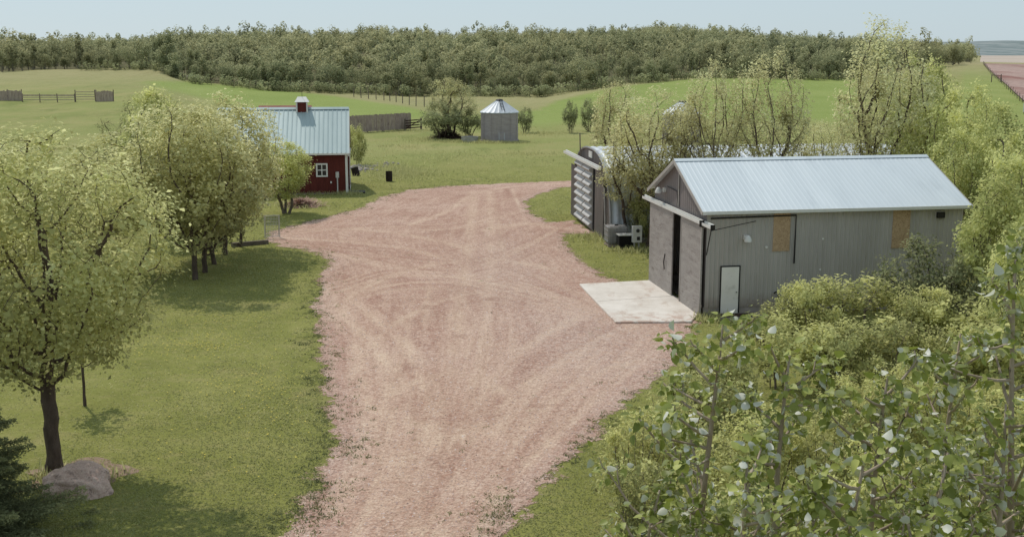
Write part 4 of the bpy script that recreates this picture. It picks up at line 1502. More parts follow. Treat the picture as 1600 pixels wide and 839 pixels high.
def plant(key, name, label, cat, px, py, topy=None, hw=None, rot=None, group=None, hgt=None, rad=None, sy=None, loc=None):
    tm, cm, h0, r0 = PROTO[key]
    g = G(px, py) if loc is None else np.array(loc, float)
    if g[1] > 130:
        g = GT(px, py) if loc is None else g
    if hgt is None:
        hgt = Zat(px, topy, g[1]) - g[2]
    if rad is None:
        rad = hw * (g[1] * CT + H * ST) / F
    t = thing(name, label, cat, g, random.uniform(0, 6.28) if rot is None else rot, group)
    t.scale = (rad / r0, (sy or rad) / r0, hgt / h0)
    if cat == 'tree':
        k_ = 3.2 if 'grove' in name else 1.6
        t.rotation_euler = (R(random.gauss(0, k_)), R(random.gauss(0, k_)), t.rotation_euler[2])
    link('trunk', tm, t)
    link('crown', cm, t)
    return t


# prototypes
tree_proto('yard', 11, 9.3, 3.1, 2.6, 2300, L_maple, m_bark, .175, 1, 31, .23, (.098, .07), .26, .36, 2.8, .007, .3, .1, nside=8, rag=.25)
tree_proto('grove_a', 21, 9.2, 3.3, 1.3, 1100, L_elm, m_bark, .14, 1, 23, .27, (.16, .11), .34, .5, 3, .006)
tree_proto('grove_b', 22, 8.6, 3.2, 1.1, 1000, L_elm, m_bark, .13, 1, 23, .27, (.16, .11), .34, .5, 3, .006, rag=.45)
tree_proto('dense_a', 31, 8.5, 3.0, 1.2, 1100, L_green, m_barkgrey, .15, 3, 30, .28, (.17, .12), .34, .48, 3, .006, rag=.5)
tree_proto('dense_b', 32, 9.0, 3.2, 1.4, 1100, L_green, m_barkgrey, .15, 2, 30, .28, (.17, .12), .34, .48, 3, .006, rag=.55)
tree_proto('airy_a', 41, 11, 2.9, 3.0, 1100, L_airy, m_bark, .17, 2, 18, .27, (.145, .1), .32, .42, 3.2, .006, .35, .1, rag=.5, clump=1.25, low=1.3)
tree_proto('airy_b', 42, 10.5, 2.9, 2.4, 1100, L_airy, m_bark, .15, 3, 18, .27, (.145, .1), .32, .42, 3.2, .006, .35, .1, rag=.5, clump=1.25, low=1.3)
tree_proto('airy_c', 43, 12.5, 3.2, 3.4, 1500, L_airy, m_bark, .26, 1, 16, .27, (.145, .1), .32, .42, 3.2, .006, .35, .1, rag=.55, clump=1.25)
tree_proto('bush_a', 51, 2.6, 1.7, .35, 620, L_bush, m_barkgrey, .03, 7, 22, 0.17, (.11, .075), .2, .26, 2, .005, .3, .02, rag=.95, upb=.15)
tree_proto('bush_b', 52, 3.0, 1.6, .4, 620, L_bush, m_barkgrey, .03, 7, 22, 0.17, (.11, .075), .2, .26, 2, .005, .3, .02, rag=.95, upb=.15)
tree_proto('caragana_a', 61, 2.7, 1.2, .3, 520, L_yellow, m_barkgrey, .025, 9, 20, .11, (.09, .05), .18, .22, 2, .005, .2, .15, up=.1, rag=.5, upb=.45)
tree_proto('caragana_b', 62, 2.4, 1.3, .3, 520, L_yellow, m_barkgrey, .025, 9, 20, .11, (.09, .05), .18, .22, 2, .005, .2, .15, up=.1, rag=.6, upb=.4)
tree_proto('olive_a', 71, 3.4, 1.9, .4, 520, L_olive, m_bark, .05, 6, 22, 0.20, (.14, .09), .24, .32, 2, .008, .3, .1, rag=.6)
tree_proto('pine', 81, 8.0, 2.6, 1.0, 900, L_pine, m_bark, .18, 1, 16, .2, (.2, .05), .34, .5, 3, .01, .3, .05, top=1.1, rag=.5)
tree_proto('sapling', 91, 3.4, .8, 1.0, 120, L_maple, m_bark, .04, 1, 8, .12, (.12, .08), .18, .25, 1.5, .006, .1, .1)

# --- trees on the left
plant('yard', 'yard_tree', 'nearest leafy tree on the left lawn with a thick dark trunk beside the boulder', 'tree', 88, 742, 208, 180, 1.2)
plant('sapling', 'young_tree', 'thin young tree on the left lawn behind the nearest tree trunk', 'tree', 133, 634, 470, 42)
plant('grove_a', 'grove_tree', 'nearest tree of the clump on the lawn left of the gravel, straight single trunk', 'tree', 305, 437, 160, 104, .4)
plant('grove_b', 'grove_tree', 'second tree of the clump, dark leaning trunk just right of the nearest one', 'tree', 320, 426, 175, 92, 2.2)
plant('grove_a', 'grove_tree', 'third tree of the clump, slanted trunk between the dark leaning and the thick one', 'tree', 335, 413, 180, 88, 3.7)
plant('grove_b', 'grove_tree', 'tree with the thick short trunk at the back of the clump', 'tree', 352, 398, 152, 88, 5.0)
plant('grove_a', 'grove_tree', 'tree at the right end of the clump beside the pale wire gate', 'tree', 376, 386, 158, 62, 1.0)
plant('dense_b', 'leafy_tree', 'bright green tree at the back of the left grove near the pasture', 'tree', 262, 372, 142, 80, .9)
plant('grove_b', 'leafy_tree', 'pale tree left of the clump, behind the crown of the nearest tree', 'tree', 160, 430, 215, 110, 4.1)
plant('pine', 'dark_evergreen', 'dark evergreen standing up behind the left grove', 'tree', 222, 335, 158, 52, .2)
plant('pine', 'dark_evergreen', 'lower dark evergreen left of the taller one behind the grove', 'tree', 190, 340, 188, 40, 2.5)
plant('dense_a', 'low_tree', 'low yellow-green spreading tree in front of the red barn wall', 'tree', 446, 334, 222, 70, 2.0)
plant('grove_a', 'leafy_tree', 'leafy tree at the left frame edge behind the nearest tree', 'tree', -10, 520, 222, 120, 2.9)
plant('bush_b', 'round_shrub', 'round olive shrub at the right end of the red barn', 'shrub', 560, 258, 196, 25, 1.0)

# --- by the grain bin and in the pasture
plant('airy_b', 'scrub_tree', 'sparse grey-green tree rising behind the bushes left of the grain bin', 'tree', 708, 214, 122, 42, .5)
plant('olive_a', 'round_shrub', 'big dark green bush left of the grain bin', 'shrub', 692, 217, 158, 36, 2.0)
plant('olive_a', 'round_shrub', 'lower bush right beside the left wall of the grain bin', 'shrub', 733, 214, 168, 26, 4.0)
plant('olive_a', 'round_shrub', 'dark shrub hugging the right side of the grain bin', 'shrub', 820, 208, 168, 15, 5.5)
plant('olive_a', 'pasture_shrub', 'slender dark shrub in the pasture right of the grain bin', 'shrub', 892, 208, 158, 13, 1.5)
plant('olive_a', 'pasture_shrub', 'wider dark shrub right of the slender one in the pasture', 'shrub', 920, 206, 155, 17, 3.1)

# --- between and behind the right-hand buildings
plant('airy_a', 'spring_tree', 'many-stemmed spring tree between the quonset hut and the machine shed', 'tree', 1010, 388, 140, 92, .8)
plant('airy_b', 'spring_tree', 'smaller spring tree leaning over the quonset door from beside the water tote', 'tree', 982, 378, 205, 66, 2.4)
plant('bush_b', 'round_shrub', 'dark leafy bush low between the water tote and the shed corner', 'shrub', 1003, 380, 300, 40, 2.4)
Yr = 63.5


def back(key, name, label, px, topy, hw, Y=Yr, rot=None, cat='tree', group=None):
    g = np.array([Xat(px, Y), Y, 0.0])
    return plant(key, name, label, cat, px, 0, topy, hw, rot, group, loc=g)


back('airy_b', 'spring_tree', 'slim airy tree left of the half-hidden grain bin roof', 958, 128, 56, 86)
back('airy_a', 'spring_tree', 'airy tree right of the half-hidden grain bin, first behind the shed roof', 1112, 98, 66, 62.5, 1.1)
back('airy_c', 'spring_tree', 'forked airy tree in the middle behind the shed roof', 1205, 84, 84, 62.5, 2.0)
back('airy_b', 'brushy_tree', 'low brownish tree behind the middle of the shed roof', 1262, 196, 56, 64)
back('airy_c', 'tall_tree', 'tallest tree of all, dark bare limbs, standing up behind the shed roof', 1365, 36, 98, 66, 4.4)
back('airy_a', 'brushy_tree', 'low twiggy tree left of the tallest tree, behind the shed roof', 1315, 194, 54, 63.5)
back('dense_a', 'leafy_tree', 'bright bushy tree right of the tallest tree', 1436, 92, 74, 72)
back('dense_b', 'leafy_tree', 'leafy tree behind the far corner of the shed roof', 1418, 170, 72, 64)
back('dense_a', 'leafy_tree', 'rounded leafy tree beyond the right end of the shed', 1492, 134, 84, 63)
back('dense_b', 'leafy_tree', 'leafy tree farthest right against the green field', 1556, 165, 80, 66)
back('dense_b', 'leafy_tree', 'yellow-green tree above the shed roof corner at right', 1470, 205, 72, 56)
back('dense_a', 'leafy_tree', 'dark-hearted tree between the shed and the right frame edge', 1540, 200, 92, 56)
back('dense_b', 'leafy_tree', 'large pale green tree overhanging the right end of the shed', 1552, 250, 100, 45.5)
back('dense_a', 'leafy_tree', 'tall pale tree cut by the right frame edge', 1622, 205, 84, 47)
back('dense_b', 'leafy_tree', 'tree at the right frame edge above the poplars', 1632, 330, 90, 36)
back('airy_b', 'brushy_tree', 'thin tree over the quonset roof left of the forked one', 1046, 165, 54, 64.5)
back('olive_a', 'round_shrub', 'dark olive bush against the shed siding under the right boarded window', 1440, 372, 72, 45.5, 1.0, 'shrub')
back('olive_a', 'round_shrub', 'olive bush right of the dark one at the shed corner', 1505, 400, 62, 44, 3.0, 'shrub')

# --- shrub belt in front of the shed
BG = 'bushes in the belt in front of the machine shed'
belt = [('bush_a', 1195, 545, 480, 65, 'small bush nearest the white shed door'), ('bush_b', 1262, 545, 436, 75, 'bush rising under the left boarded window'),
        ('bush_a', 1345, 548, 434, 82, 'wide bush along the middle of the shed wall'), ('bush_b', 1425, 560, 453, 75, 'bush below the dark olive shrub'),
        ('bush_a', 1500, 560, 458, 77, 'bush at the right end of the belt by the shed corner'), ('bush_a', 1215, 610, 498, 80, 'bush in the second row below the white door'),
        ('bush_b', 1300, 620, 508, 87, 'bush in the second row below the left boarded window'), ('bush_a', 1390, 620, 500, 87, 'bush in the second row, middle of the belt'),
        ('bush_b', 1480, 630, 518, 87, 'bush in the second row below the right boarded window'), ('bush_a', 1575, 640, 488, 100, 'bush in the second row at the right frame edge'),
        ('bush_b', 1140, 650, 548, 77, 'bush beside the gravel below the concrete pad'), ('bush_a', 1090, 700, 588, 77, 'bush at the gravel edge left of the tall poplar tops')]
for i, (k, px, py, ty, hw, lb) in enumerate(belt):
    plant(k, 'belt_bush', lb, 'bush', px, py, ty, hw, i * 1.3, BG)
YG = 'yellow-green bushes under the poplars'
ybelt = [('caragana_a', 1395, 735, 560, 56, 'yellowest upright bush in the middle of the belt'), ('caragana_b', 1330, 700, 590, 54, 'yellowish bush left of the yellowest one'),
         ('caragana_a', 1460, 730, 588, 56, 'yellowish bush right of the yellowest one'), ('caragana_b', 1545, 760, 610, 64, 'yellowish bush near the right frame edge'),
         ('caragana_b', 1000, 800, 640, 60, 'yellow-green bush on the grass strip at the lower gravel edge'), ('caragana_a', 1050, 760, 618, 56, 'upright yellow-green bush between the gravel and the left poplar'),
         ('caragana_b', 1180, 790, 640, 66, 'yellow-green bush behind the stem of the left poplar'), ('caragana_a', 1275, 800, 640, 66, 'yellow-green bush behind the second poplar stem'),
         ('caragana_a', 1110, 850, 690, 70, 'yellow-green bush low at the bottom left of the belt'), ('bush_a', 1000, 905, 720, 66, 'lowest bush at the bottom edge beside the grass strip'),
         ('caragana_b', 1370, 860, 680, 74, 'yellow-green bush low between the poplars in the middle'), ('caragana_a', 1480, 880, 690, 80, 'yellow-green bush low at right between poplars'),
         ('bush_b', 1590, 890, 680, 90, 'green bush in the bottom right corner of the belt'), ('bush_a', 1180, 960, 760, 90, 'green bush at the bottom edge under the left poplar'),
         ('bush_b', 1330, 980, 770, 100, 'green bush at the bottom edge under the second poplar')]
for i, (k, px, py, ty, hw, lb) in enumerate(ybelt):
    plant(k, 'belt_bush', lb, 'bush', px, py, ty, hw, i * 1.7, YG)


# --- spruce at bottom left
def spruce(loc, h, Rr, label):
    rng = np.random.default_rng(5)
    b = MB().tube([(0, 0, -.1), (0.03, 0, h * .5), (0, 0, h)], [.13, .08, .01], 8)
    t = thing('spruce', label, 'spruce', loc)
    anc, dirs = [], []
    z = .25
    tb = MB()
    while z < h - .1:
        rr = Rr * (1 - z / h) ** .8 * rng.uniform(.8, 1.08)
        nb = int(6 + 5 * (1 - z / h))
        a0 = rng.uniform(0, 6.28)
        for k in range(nb):
            a = a0 + 6.283 * k / nb + rng.normal(0, .15)
            L = rr * rng.uniform(.8, 1.1)
            d = np.array([math.cos(a), math.sin(a), 0])
            pts = []
            for s_ in np.linspace(.03, 1, 9):
                pts.append(d * L * s_ + np.array([0, 0, z - .32 * L * s_ + .26 * L * s_ * s_]))
            tb.tube(pts, [.016 * (1 - .8 * i / 8) for i in range(9)], 4, False)
            side = np.array([-d[1], d[0], 0])
            for s_ in np.linspace(.12, 1, int(6 + L * 7)):
                p = d * L * s_ + np.array([0, 0, z - .32 * L * s_ + .26 * L * s_ * s_])
                sl_ = .42 * L * (1.08 - s_) * rng.uniform(.7, 1.2) + .08
                for sg in (-1, 1):
                    for q_ in np.linspace(.0, 1, int(3 + sl_ * 9)):
                        anc.append(p + (side * sg * .8 + d * .55) * sl_ * q_ + np.array([0, 0, -.10 * sl_ * q_ + rng.normal(0, .012)]))
                        dirs.append(side * sg * .8 + d * .6)
        z += rng.uniform(.2, .3)
    anc, dirs = np.array(anc), np.array(dirs)
    rep = 4
    c = np.repeat(anc, rep, 0) + rng.normal(0, .025, (len(anc) * rep, 3))
    ax = unit(np.repeat(dirs, rep, 0) + rng.normal(0, .55, c.shape))
    nrm = unit(np.cross(ax, rng.normal(0, 1, c.shape)))
    wd = np.cross(nrm, ax)
    V, Q = fold_quads(c, ax, wd, nrm, rng.uniform(.07, .13, len(c)), rng.uniform(.022, .036, len(c)))
    tip = np.hypot(c[:, 0], c[:, 1]) / (Rr * np.maximum(1 - c[:, 2] / h, .1) ** .8)
    tint = np.clip(.05 + .55 * tip ** 2 + rng.normal(0, .12, len(c)), 0, 1)
    b.v, b.f = b.v, b.f
    b.add(tb.v, tb.f)
    b.build('trunk', m_bark, t, True)
    link('crown', np_mesh('spruce_crown', V, Q, L_spruce, False, {'tint': np.repeat(tint, 4)}), t)


g = G(-72, 858)
spruce(g, 5.2, 3.1, 'dark young spruce cut by the left frame edge in front of the boulder')


# --- foreground poplars reaching up under the camera
def poplar(loc, ztop, seed, label, lean=(0, 0), reach=1.0, dens=1.0):
    rng = np.random.default_rng(seed)
    t = thing('poplar', label, 'poplar', (loc[0], loc[1], 0), 0, 'young poplars in front')
    lx, ly = lean if lean != (0, 0) else (rng.normal(0, .35), rng.normal(0, .25))
    loc = (loc[0] - lx, loc[1] - ly)
    t.location = (loc[0], loc[1], 0)
    w1, w2 = rng.uniform(.05, .12), rng.uniform(.8, 1.6)

    def stem(z):
        s_ = z / ztop
        return np.array([lx * s_ ** 2 + w1 * math.sin(z * w2 + seed), ly * s_ ** 2 + w1 * math.cos(z * w2 * .8 + seed), z])
    zs = np.linspace(-.1, ztop, 34)
    b = MB().tube([stem(z) for z in zs], [.07 * (1 - max(z, 0) / ztop) ** .8 + .006 for z in zs], 8)
    tips = []
    z = ztop - .12
    while z > 2.2:
        depth_ = ztop - z
        L = min(.22 + .34 * depth_, 1.35) * rng.uniform(.65, 1.15) * reach
        a = rng.uniform(0, 6.28)
        p0 = stem(z)
        d = np.array([math.cos(a), math.sin(a), rng.uniform(.1, .75)])
        pts, p, dd = [p0], p0.copy(), unit(d)
        n_ = max(4, int(L / .11))
        for k in range(n_):
            dd = unit(dd + np.array([0, 0, .09]) + rng.normal(0, .10, 3))
            p = p + dd * (L / n_)
            pts.append(p.copy())
            if k > n_ * .3 and rng.random() < .55:
                a2 = rng.uniform(0, 6.28)
                d2 = unit(dd * .7 + np.array([math.cos(a2), math.sin(a2), .3]) * .7)
                L2 = L * rng.uniform(.15, .35)
                q1, q2 = p + d2 * L2 * .5, p + unit(d2 + np.array([0, 0, .4])) * L2
                b.tube([p, q1, q2], [.006, .005, .0035], 4, False)
                tips.append((q2, 1.0))
                if rng.random() < .4:
                    tips.append((q1, .6))
        b.tube(pts, [.013 * (1 - .75 * k / n_) * (.6 + .25 * L) + .0025 for k in range(n_ + 1)], 5, False)
        tips.append((p, 1.2))
        tips.append((pts[len(pts) // 2], .5))
        z -= rng.uniform(.06, .15) if depth_ < 4 else rng.uniform(.25, .5)
    for zz_ in np.linspace(ztop - .5, ztop, 6):
        tips.append((stem(zz_), 1.1))
    b.build('trunk', m_barkpop, t, True)
    # broad leaves: rounded heart of six corners, folded at the midrib, two faces each side
    out = np.array([(0, 0), (.30, .10), (.46, .36), (.34, .72), (0, 1.05)])
    V, Q, T = [], [], []
    for p, wgt in tips:
        n_ = rng.poisson(13 * wgt * dens)
        tone = rng.normal(.5, .16)
        for k in range(n_):
            a = rng.uniform(0, 6.28)
            el_ = rng.uniform(-1.15, .6)
            ax = np.array([math.cos(a) * math.cos(el_), math.sin(a) * math.cos(el_), math.sin(el_)])
            nr = unit(np.cross(ax, np.cross(np.array([0, 0, 1.]), ax)) + rng.normal(0, .55, 3))
            sd2 = unit(np.cross(ax, nr))
            nr = np.cross(sd2, ax)
            if rng.random() < .15:      # wind-turned, pale back up
                nr, sd2 = -nr, -sd2
            s_ = rng.choice([rng.uniform(.022, .042), rng.uniform(.04, .066)])
            base = p + ax * rng.uniform(.02, .06) + rng.normal(0, .025, 3)
            crv = rng.uniform(-.55, .25)
            b0 = len(V)
            mid = [base + ax * s_ * y + nr * s_ * crv * y * y for y in (0, .36, .72, 1.05)]
            for sg in (-1, 1):
                for (x, y) in out[1:4]:
                    V.append(base + ax * s_ * y + sd2 * s_ * x * sg * .95 + nr * s_ * (crv * y * y + .30 * x))
            V += mid
            # 0-2 left r, 3-5 right r, 6-9 midrib
            L_r = [b0, b0 + 1, b0 + 2]
            R_r = [b0 + 3, b0 + 4, b0 + 5]
            M_r = [b0 + 6, b0 + 7, b0 + 8, b0 + 9]
            Q += [(M_r[0], M_r[1], L_r[1], L_r[0]), (M_r[1], M_r[2], L_r[2], L_r[1]), (M_r[2], M_r[3], M_r[3], L_r[2])]
            Q += [(M_r[0], R_r[0], R_r[1], M_r[1]), (M_r[1], R_r[1], R_r[2], M_r[2]), (M_r[2], R_r[2], M_r[3], M_r[3])]
            T += [np.clip(tone + rng.normal(0, .12), 0, 1)] * 10
    me = bpy.data.meshes.new('poplar_crown')
    me.from_pydata([tuple(v) for v in V], [], [tuple(dict.fromkeys(f)) for f in Q])
    me.materials.append(L_poplar)
    at = me.attributes.new('tint', 'FLOAT', 'POINT')
    at.data.foreach_set('value', np.array(T, dtype=np.float32))
    me.polygons.foreach_set('use_smooth', [True] * len(me.polygons))
    link('crown', me, t)
    # hanging seed catkins
    an = []
    for p, wgt in tips:
        if rng.random() < .55:
            L = rng.uniform(.06, .14)
            off = rng.normal(0, .03, 3)
            for s_ in np.linspace(0, 1, int(L / .009)):
                an.append(p + off * (.4 + s_) + np.array([0, 0, -L * s_]))
    an = np.array(an)
    V, Q, c, cnt = rand_leaves(rng, an, 2.2, .004, .011, .009, .2)
    link('catkins', np_mesh('poplar_catkins', V, Q, L_catkin, False, {'tint': rng.uniform(0, 1, len(V) // 4).repeat(4)}), t)


def pop_at(px, py, Y, seed, label, **kw):
    z = Zat(px, py, Y)
    poplar((Xat(px, Y, z), Y), z, seed, label, **kw)


pop_at(1112, 500, 6.4, 101, 'young poplar whose top stands against the concrete pad', reach=.9)
pop_at(1250, 548, 6.2, 102, 'young poplar with the straight stem just right of the one against the concrete pad', reach=.9)
pop_at(1405, 588, 6.0, 103, 'young poplar in front of the yellowest bush', reach=1.0)
pop_at(1502, 520, 6.6, 104, 'young poplar in front of the right end of the bush belt', reach=1.0)
pop_at(1600, 405, 6.2, 105, 'tallest young poplar, cut by the right frame edge', reach=1.0)
pop_at(1180, 720, 5.6, 106, 'low poplar top between the two left poplar stems at the bottom edge', reach=1.0)
pop_at(1330, 705, 5.4, 107, 'low poplar top at the bottom edge left of the yellowest bush', reach=1.0)
pop_at(1045, 760, 6.2, 108, 'low poplar top farthest left at the bottom edge beside the grass strip', reach=.8)
pop_at(1480, 700, 5.4, 109, 'low poplar top at the bottom edge right of the yellowest bush', reach=1.0)
pop_at(1560, 640, 5.8, 110, 'poplar top low near the bottom right corner', reach=1.0)


# ------------------------------------------------------------------ the wood beyond the pasture
def forest_proto(seed, h=8.5, Rr=2.6, zb=.3, n_=620, size=.6):
    rng = np.random.default_rng(seed)
    lobes = [(np.array([rng.normal(0, Rr * .42), rng.normal(0, Rr * .42), zb + (h - zb) * rng.uniform(.2, .86)]), rng.uniform(.38, .62) * Rr) for _ in range(9)]
    lobes += [(np.array([rng.normal(0, .3), rng.normal(0, .3), h - 1.1]), .42 * Rr), (np.array([0, 0, (h + zb) / 2]), .7 * Rr)]
    c, t, dirs = [], [], []
    for k in range(n_):
        o_, r_ = lobes[rng.integers(len(lobes))]
        u = unit(rng.normal(0, 1, 3)) * r_ * rng.uniform(.55, 1) ** .5 * np.array([1, 1, 1.15])
        c.append(o_ + u)
        dirs.append(u / r_)
        t.append(.25 + .35 * (u[2] / r_ * .5 + .5) + .25 * (o_[2] + u[2] - zb) / (h - zb))  # shading put into tint: lobe tops and upper crown paler, undersides darker
    c = np.array(c)
    nrm = unit(rng.normal(0, .45, c.shape) + unit(c - np.array([0, 0, zb + .35 * (h - zb)])) + .5 * np.array(dirs) + np.array([0, 0, .25]))
    ax = unit(np.cross(nrm, rng.normal(0, 1, c.shape)))
    V, Q = fold_quads(c, ax, np.cross(nrm, ax), nrm, size * rng.uniform(.55, 1.25, n_), size * .75 * rng.uniform(.55, 1.25, n_))
    tint = np.clip(np.array(t) + rng.normal(0, .06, n_) - .12, 0, 1).repeat(4)
    # trunk: three crossed limbs
    tv, tq = [], []
    for k in range(3):
        a = rng.uniform(0, 6.28)
        top = np.array([math.cos(a) * .8, math.sin(a) * .8, h * .72])
        p0 = np.array([math.cos(a) * .2 * k, math.sin(a) * .2 * k, -.3])
        s_ = np.array([-math.sin(a), math.cos(a), 0]) * .11
        s2 = np.array([math.cos(a), math.sin(a), 0]) * .11
        for ss in (s_, s2):
            b0 = len(tv)
            tv += [p0 - ss, p0 + ss, top + ss * .3, top - ss * .3]
            tq.append((b0, b0 + 1, b0 + 2, b0 + 3))
    return V, Q, tint, np.array(tv), np.array(tq)


FP = [forest_proto(200 + i, (8.0, 9.4, 6.2, 8.8, 7.2, 9.8, 5.0, 8.4)[i], (2.6, 1.7, 2.9, 3.0, 2.2, 1.9, 2.4, 2.7)[i], n_=900, size=.5) for i in range(8)]
FL = [forest_proto(300 + i, (8.2, 9.8, 7.0, 8.8, 9.4, 7.8)[i], (2.8, 2.0, 3.1, 3.2, 2.2, 2.6)[i], n_=300, size=.78) for i in range(6)]
FM = []
for i, (V, Q, tn, tv, tq) in enumerate(FP):
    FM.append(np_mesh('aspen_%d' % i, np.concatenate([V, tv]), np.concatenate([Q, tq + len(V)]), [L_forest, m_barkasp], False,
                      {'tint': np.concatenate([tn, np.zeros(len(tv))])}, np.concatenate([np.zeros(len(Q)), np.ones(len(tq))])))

# nearest trees along the edge of the wood: one object each
edge_pts = []
rng = np.random.default_rng(77)
tries = 0
while len(edge_pts) < 285 and tries < 60000:
    tries += 1
    p = rng.uniform(-40, 1494)
    re0 = float(np.interp(p, _px, _re))
    r = re0 + rng.uniform(0, 1) ** 1.3 * 34 + 13 * mnoise.noise((p * .013, 2.2, 0)) + 7 * mnoise.noise((p * .05, 5.2, 0))
    th = math.atan((p - CX) / F / CT)
    x, y = r * math.sin(th), r * math.cos(th)
    dm = 3.1 if r - re0 < 12 else 4.0
    if all((x - a) ** 2 + (y - b) ** 2 > dm * dm for a, b, _ in edge_pts):
        edge_pts.append((x, y, r))
for k, (x, y, r) in enumerate(edge_pts):
    o = link('aspen_tree', FM[k % 8])
    s_ = rng.uniform(.55, 1.1) * (1 + .35 * mnoise.noise((x * .03, y * .03, 4.0)))
    o.location = (x, y, float(terrain(x, y)))
    o.scale = (s_ * rng.uniform(.9, 1.2), s_ * rng.uniform(.9, 1.2), s_ * rng.uniform(.9, 1.1))
    o.rotation_euler = (0, 0, rng.uniform(0, 6.28))
    tag(o, 'small-leaved tree at the near edge of the wood beyond the pasture', 'tree', 'trees at the near edge of the wood')

# the rest of the wood reads as one mass
N = 4200
pp = rng.uniform(-140, 1492, N * 2)
re0 = np.interp(pp, _px, _re)
rr = re0 + 26 + rng.uniform(0, 1, N * 2) ** .75 * 470
ok = rng.random(N * 2) < (rr / 800) ** 1.0
pp, rr = pp[ok][:N], rr[ok][:N]
th = np.arctan((pp - CX) / F / CT)
fx, fy = rr * np.sin(th), rr * np.cos(th)
fz = terrain(fx, fy)
VV, QQ, TT, MM, n0 = [], [], [], [], 0
for i in range(6):
    V, Q, tn, tv, tq = FL[i]
    pv_ = np.concatenate([V, tv])
    pq_ = np.concatenate([Q, tq + len(V)])
    pt_ = np.concatenate([tn, np.zeros(len(tv))])
    pm_ = np.concatenate([np.zeros(len(Q)), np.ones(len(tq))])
    s_ = np.arange(len(fx)) % 6 == i
    m_ = s_.sum()
    a = rng.uniform(0, 6.28, m_)
    sc = np.clip(rng.normal(.94, .17, m_) + .42 * np.array([mnoise.noise((x * .017, y * .017, 6.0)) for x, y in zip(fx[s_], fy[s_])]), .45, 1.5)
    sh_ = rng.normal(0, .15, m_) + .4 * np.array([mnoise.noise((x * .012, y * .012, 2.0)) for x, y in zip(fx[s_], fy[s_])])
    X = pv_[None, :, 0] * np.cos(a)[:, None] - pv_[None, :, 1] * np.sin(a)[:, None]
    Y = pv_[None, :, 0] * np.sin(a)[:, None] + pv_[None, :, 1] * np.cos(a)[:, None]
    P = np.stack([X * sc[:, None] + fx[s_][:, None], Y * sc[:, None] + fy[s_][:, None], pv_[None, :, 2] * (sc * rng.uniform(.9, 1.15, m_))[:, None] + fz[s_][:, None]], -1)
    VV.append(P.reshape(-1, 3))
    QQ.append((pq_[None] + (np.arange(m_) * len(pv_))[:, None, None] + n0).reshape(-1, 4))
    TT.append(np.clip(pt_[None] + sh_[:, None], 0, 1).ravel())
    MM.append(np.tile(pm_, m_))
    n0 += m_ * len(pv_)
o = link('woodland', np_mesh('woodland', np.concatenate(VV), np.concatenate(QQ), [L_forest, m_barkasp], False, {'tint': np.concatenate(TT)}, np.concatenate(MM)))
tag(o, 'dense spring wood covering the hill across the background', 'wood', kind='stuff')

# low scrub along the foot of the wood and fence line
rng = np.random.default_rng(78)
scr = []
for k in range(420):
    p = rng.uniform(150, 1330)
    re0 = float(np.interp(p, _px, _re))
    r = re0 - rng.uniform(-2, 7)
    th = math.atan((p - CX) / F / CT)
    scr.append((r * math.sin(th), r * math.cos(th)))
scr = np.array(scr)
V, Q, tn, tv, tq = forest_proto(400, 2.2, 1.5, .1, 60, .55)
P = V[None] * rng.uniform(.5, 1.1, (len(scr), 1, 1)) + np.stack([scr[:, 0], scr[:, 1], terrain(scr[:, 0], scr[:, 1])], -1)[:, None]
tag(link('undergrowth', np_mesh('undergrowth', P.reshape(-1, 3), (Q[None] + (np.arange(len(scr)) * len(V))[:, None, None]).reshape(-1, 4), L_olive, False,
                                {'tint': np.clip(np.tile(tn, len(scr)) + np.repeat(rng.normal(0, .2, len(scr)), len(V)), 0, 1)})), 'low scrub along the foot of the wood', 'scrub', kind='stuff')

# ------------------------------------------------------------------ grass and weeds
rng = np.random.default_rng(91)


def blades(px, py, n_h, n_w, tint, lean=.5, tri=True):
    """triangular blades standing at ground points"""
    n_ = len(px)
    a = rng.uniform(0, 6.28, n_)
    d = np.stack([np.cos(a), np.sin(a), np.zeros(n_)], -1)
    b = np.stack([px, py, np.zeros(n_)], -1)
    top = b + np.stack([rng.normal(0, lean, n_) * n_h, rng.normal(0, lean, n_) * n_h, n_h], -1)
    V = np.stack([b - d * n_w[:, None], b + d * n_w[:, None], top], 1).reshape(-1, 3)
    return V, np.arange(len(V)).reshape(-1, 3), np.repeat(tint, 3)


def field_points(n_, y0, y1, ok):
    y = y0 * (y1 / y0) ** rng.uniform(0, 1, n_)
    x = (rng.uniform(-60, 1660, n_) - CX) / F * (y * CT + H * ST)
    k = ok(x, y)
    return x[k], y[k]


shed_poly = [tuple((SA + rdir * a + fdir * b)[:2]) for a, b in ((-.4, -.1), (L_, -.1), (L_, W_), (-.4, W_))]
pad_poly = [tuple(p[:2]) for p in pp] if False else [tuple(G(*p)[:2]) for p in ((905, 446), (962, 506), (1082, 506), (1020, 440))]
L_grass = leaf_mat('grass_blades', S(122, 126, 66), S(142, 143, 78), S(164, 160, 96), .45, 0, 1.6)
x, y = field_points(400000, 24, 150, lambda x, y: (rng.random(len(x)) > sstep(85, 150, y)) & (sdist(x, y, EP) < -.1) & (sdist(x, y, pad_poly) < -.05) & (sdist(x, y, shed_poly) < 0))
hN = np.array([0.0])
fld = np.array([mnoise.noise((a * .35, b * .35, 0)) for a, b in zip(x, y)])
fl2 = np.array([mnoise.noise((a * .09, b * .06, 7.0)) + .5 * mnoise.noise((a * .9, b * .5, 3.0)) for a, b in zip(x, y)])
kk = rng.random(len(x)) < np.clip(.82 - 1.3 * fl2, .1, 1)
x, y, fld, fl2 = x[kk], y[kk], fld[kk], fl2[kk]
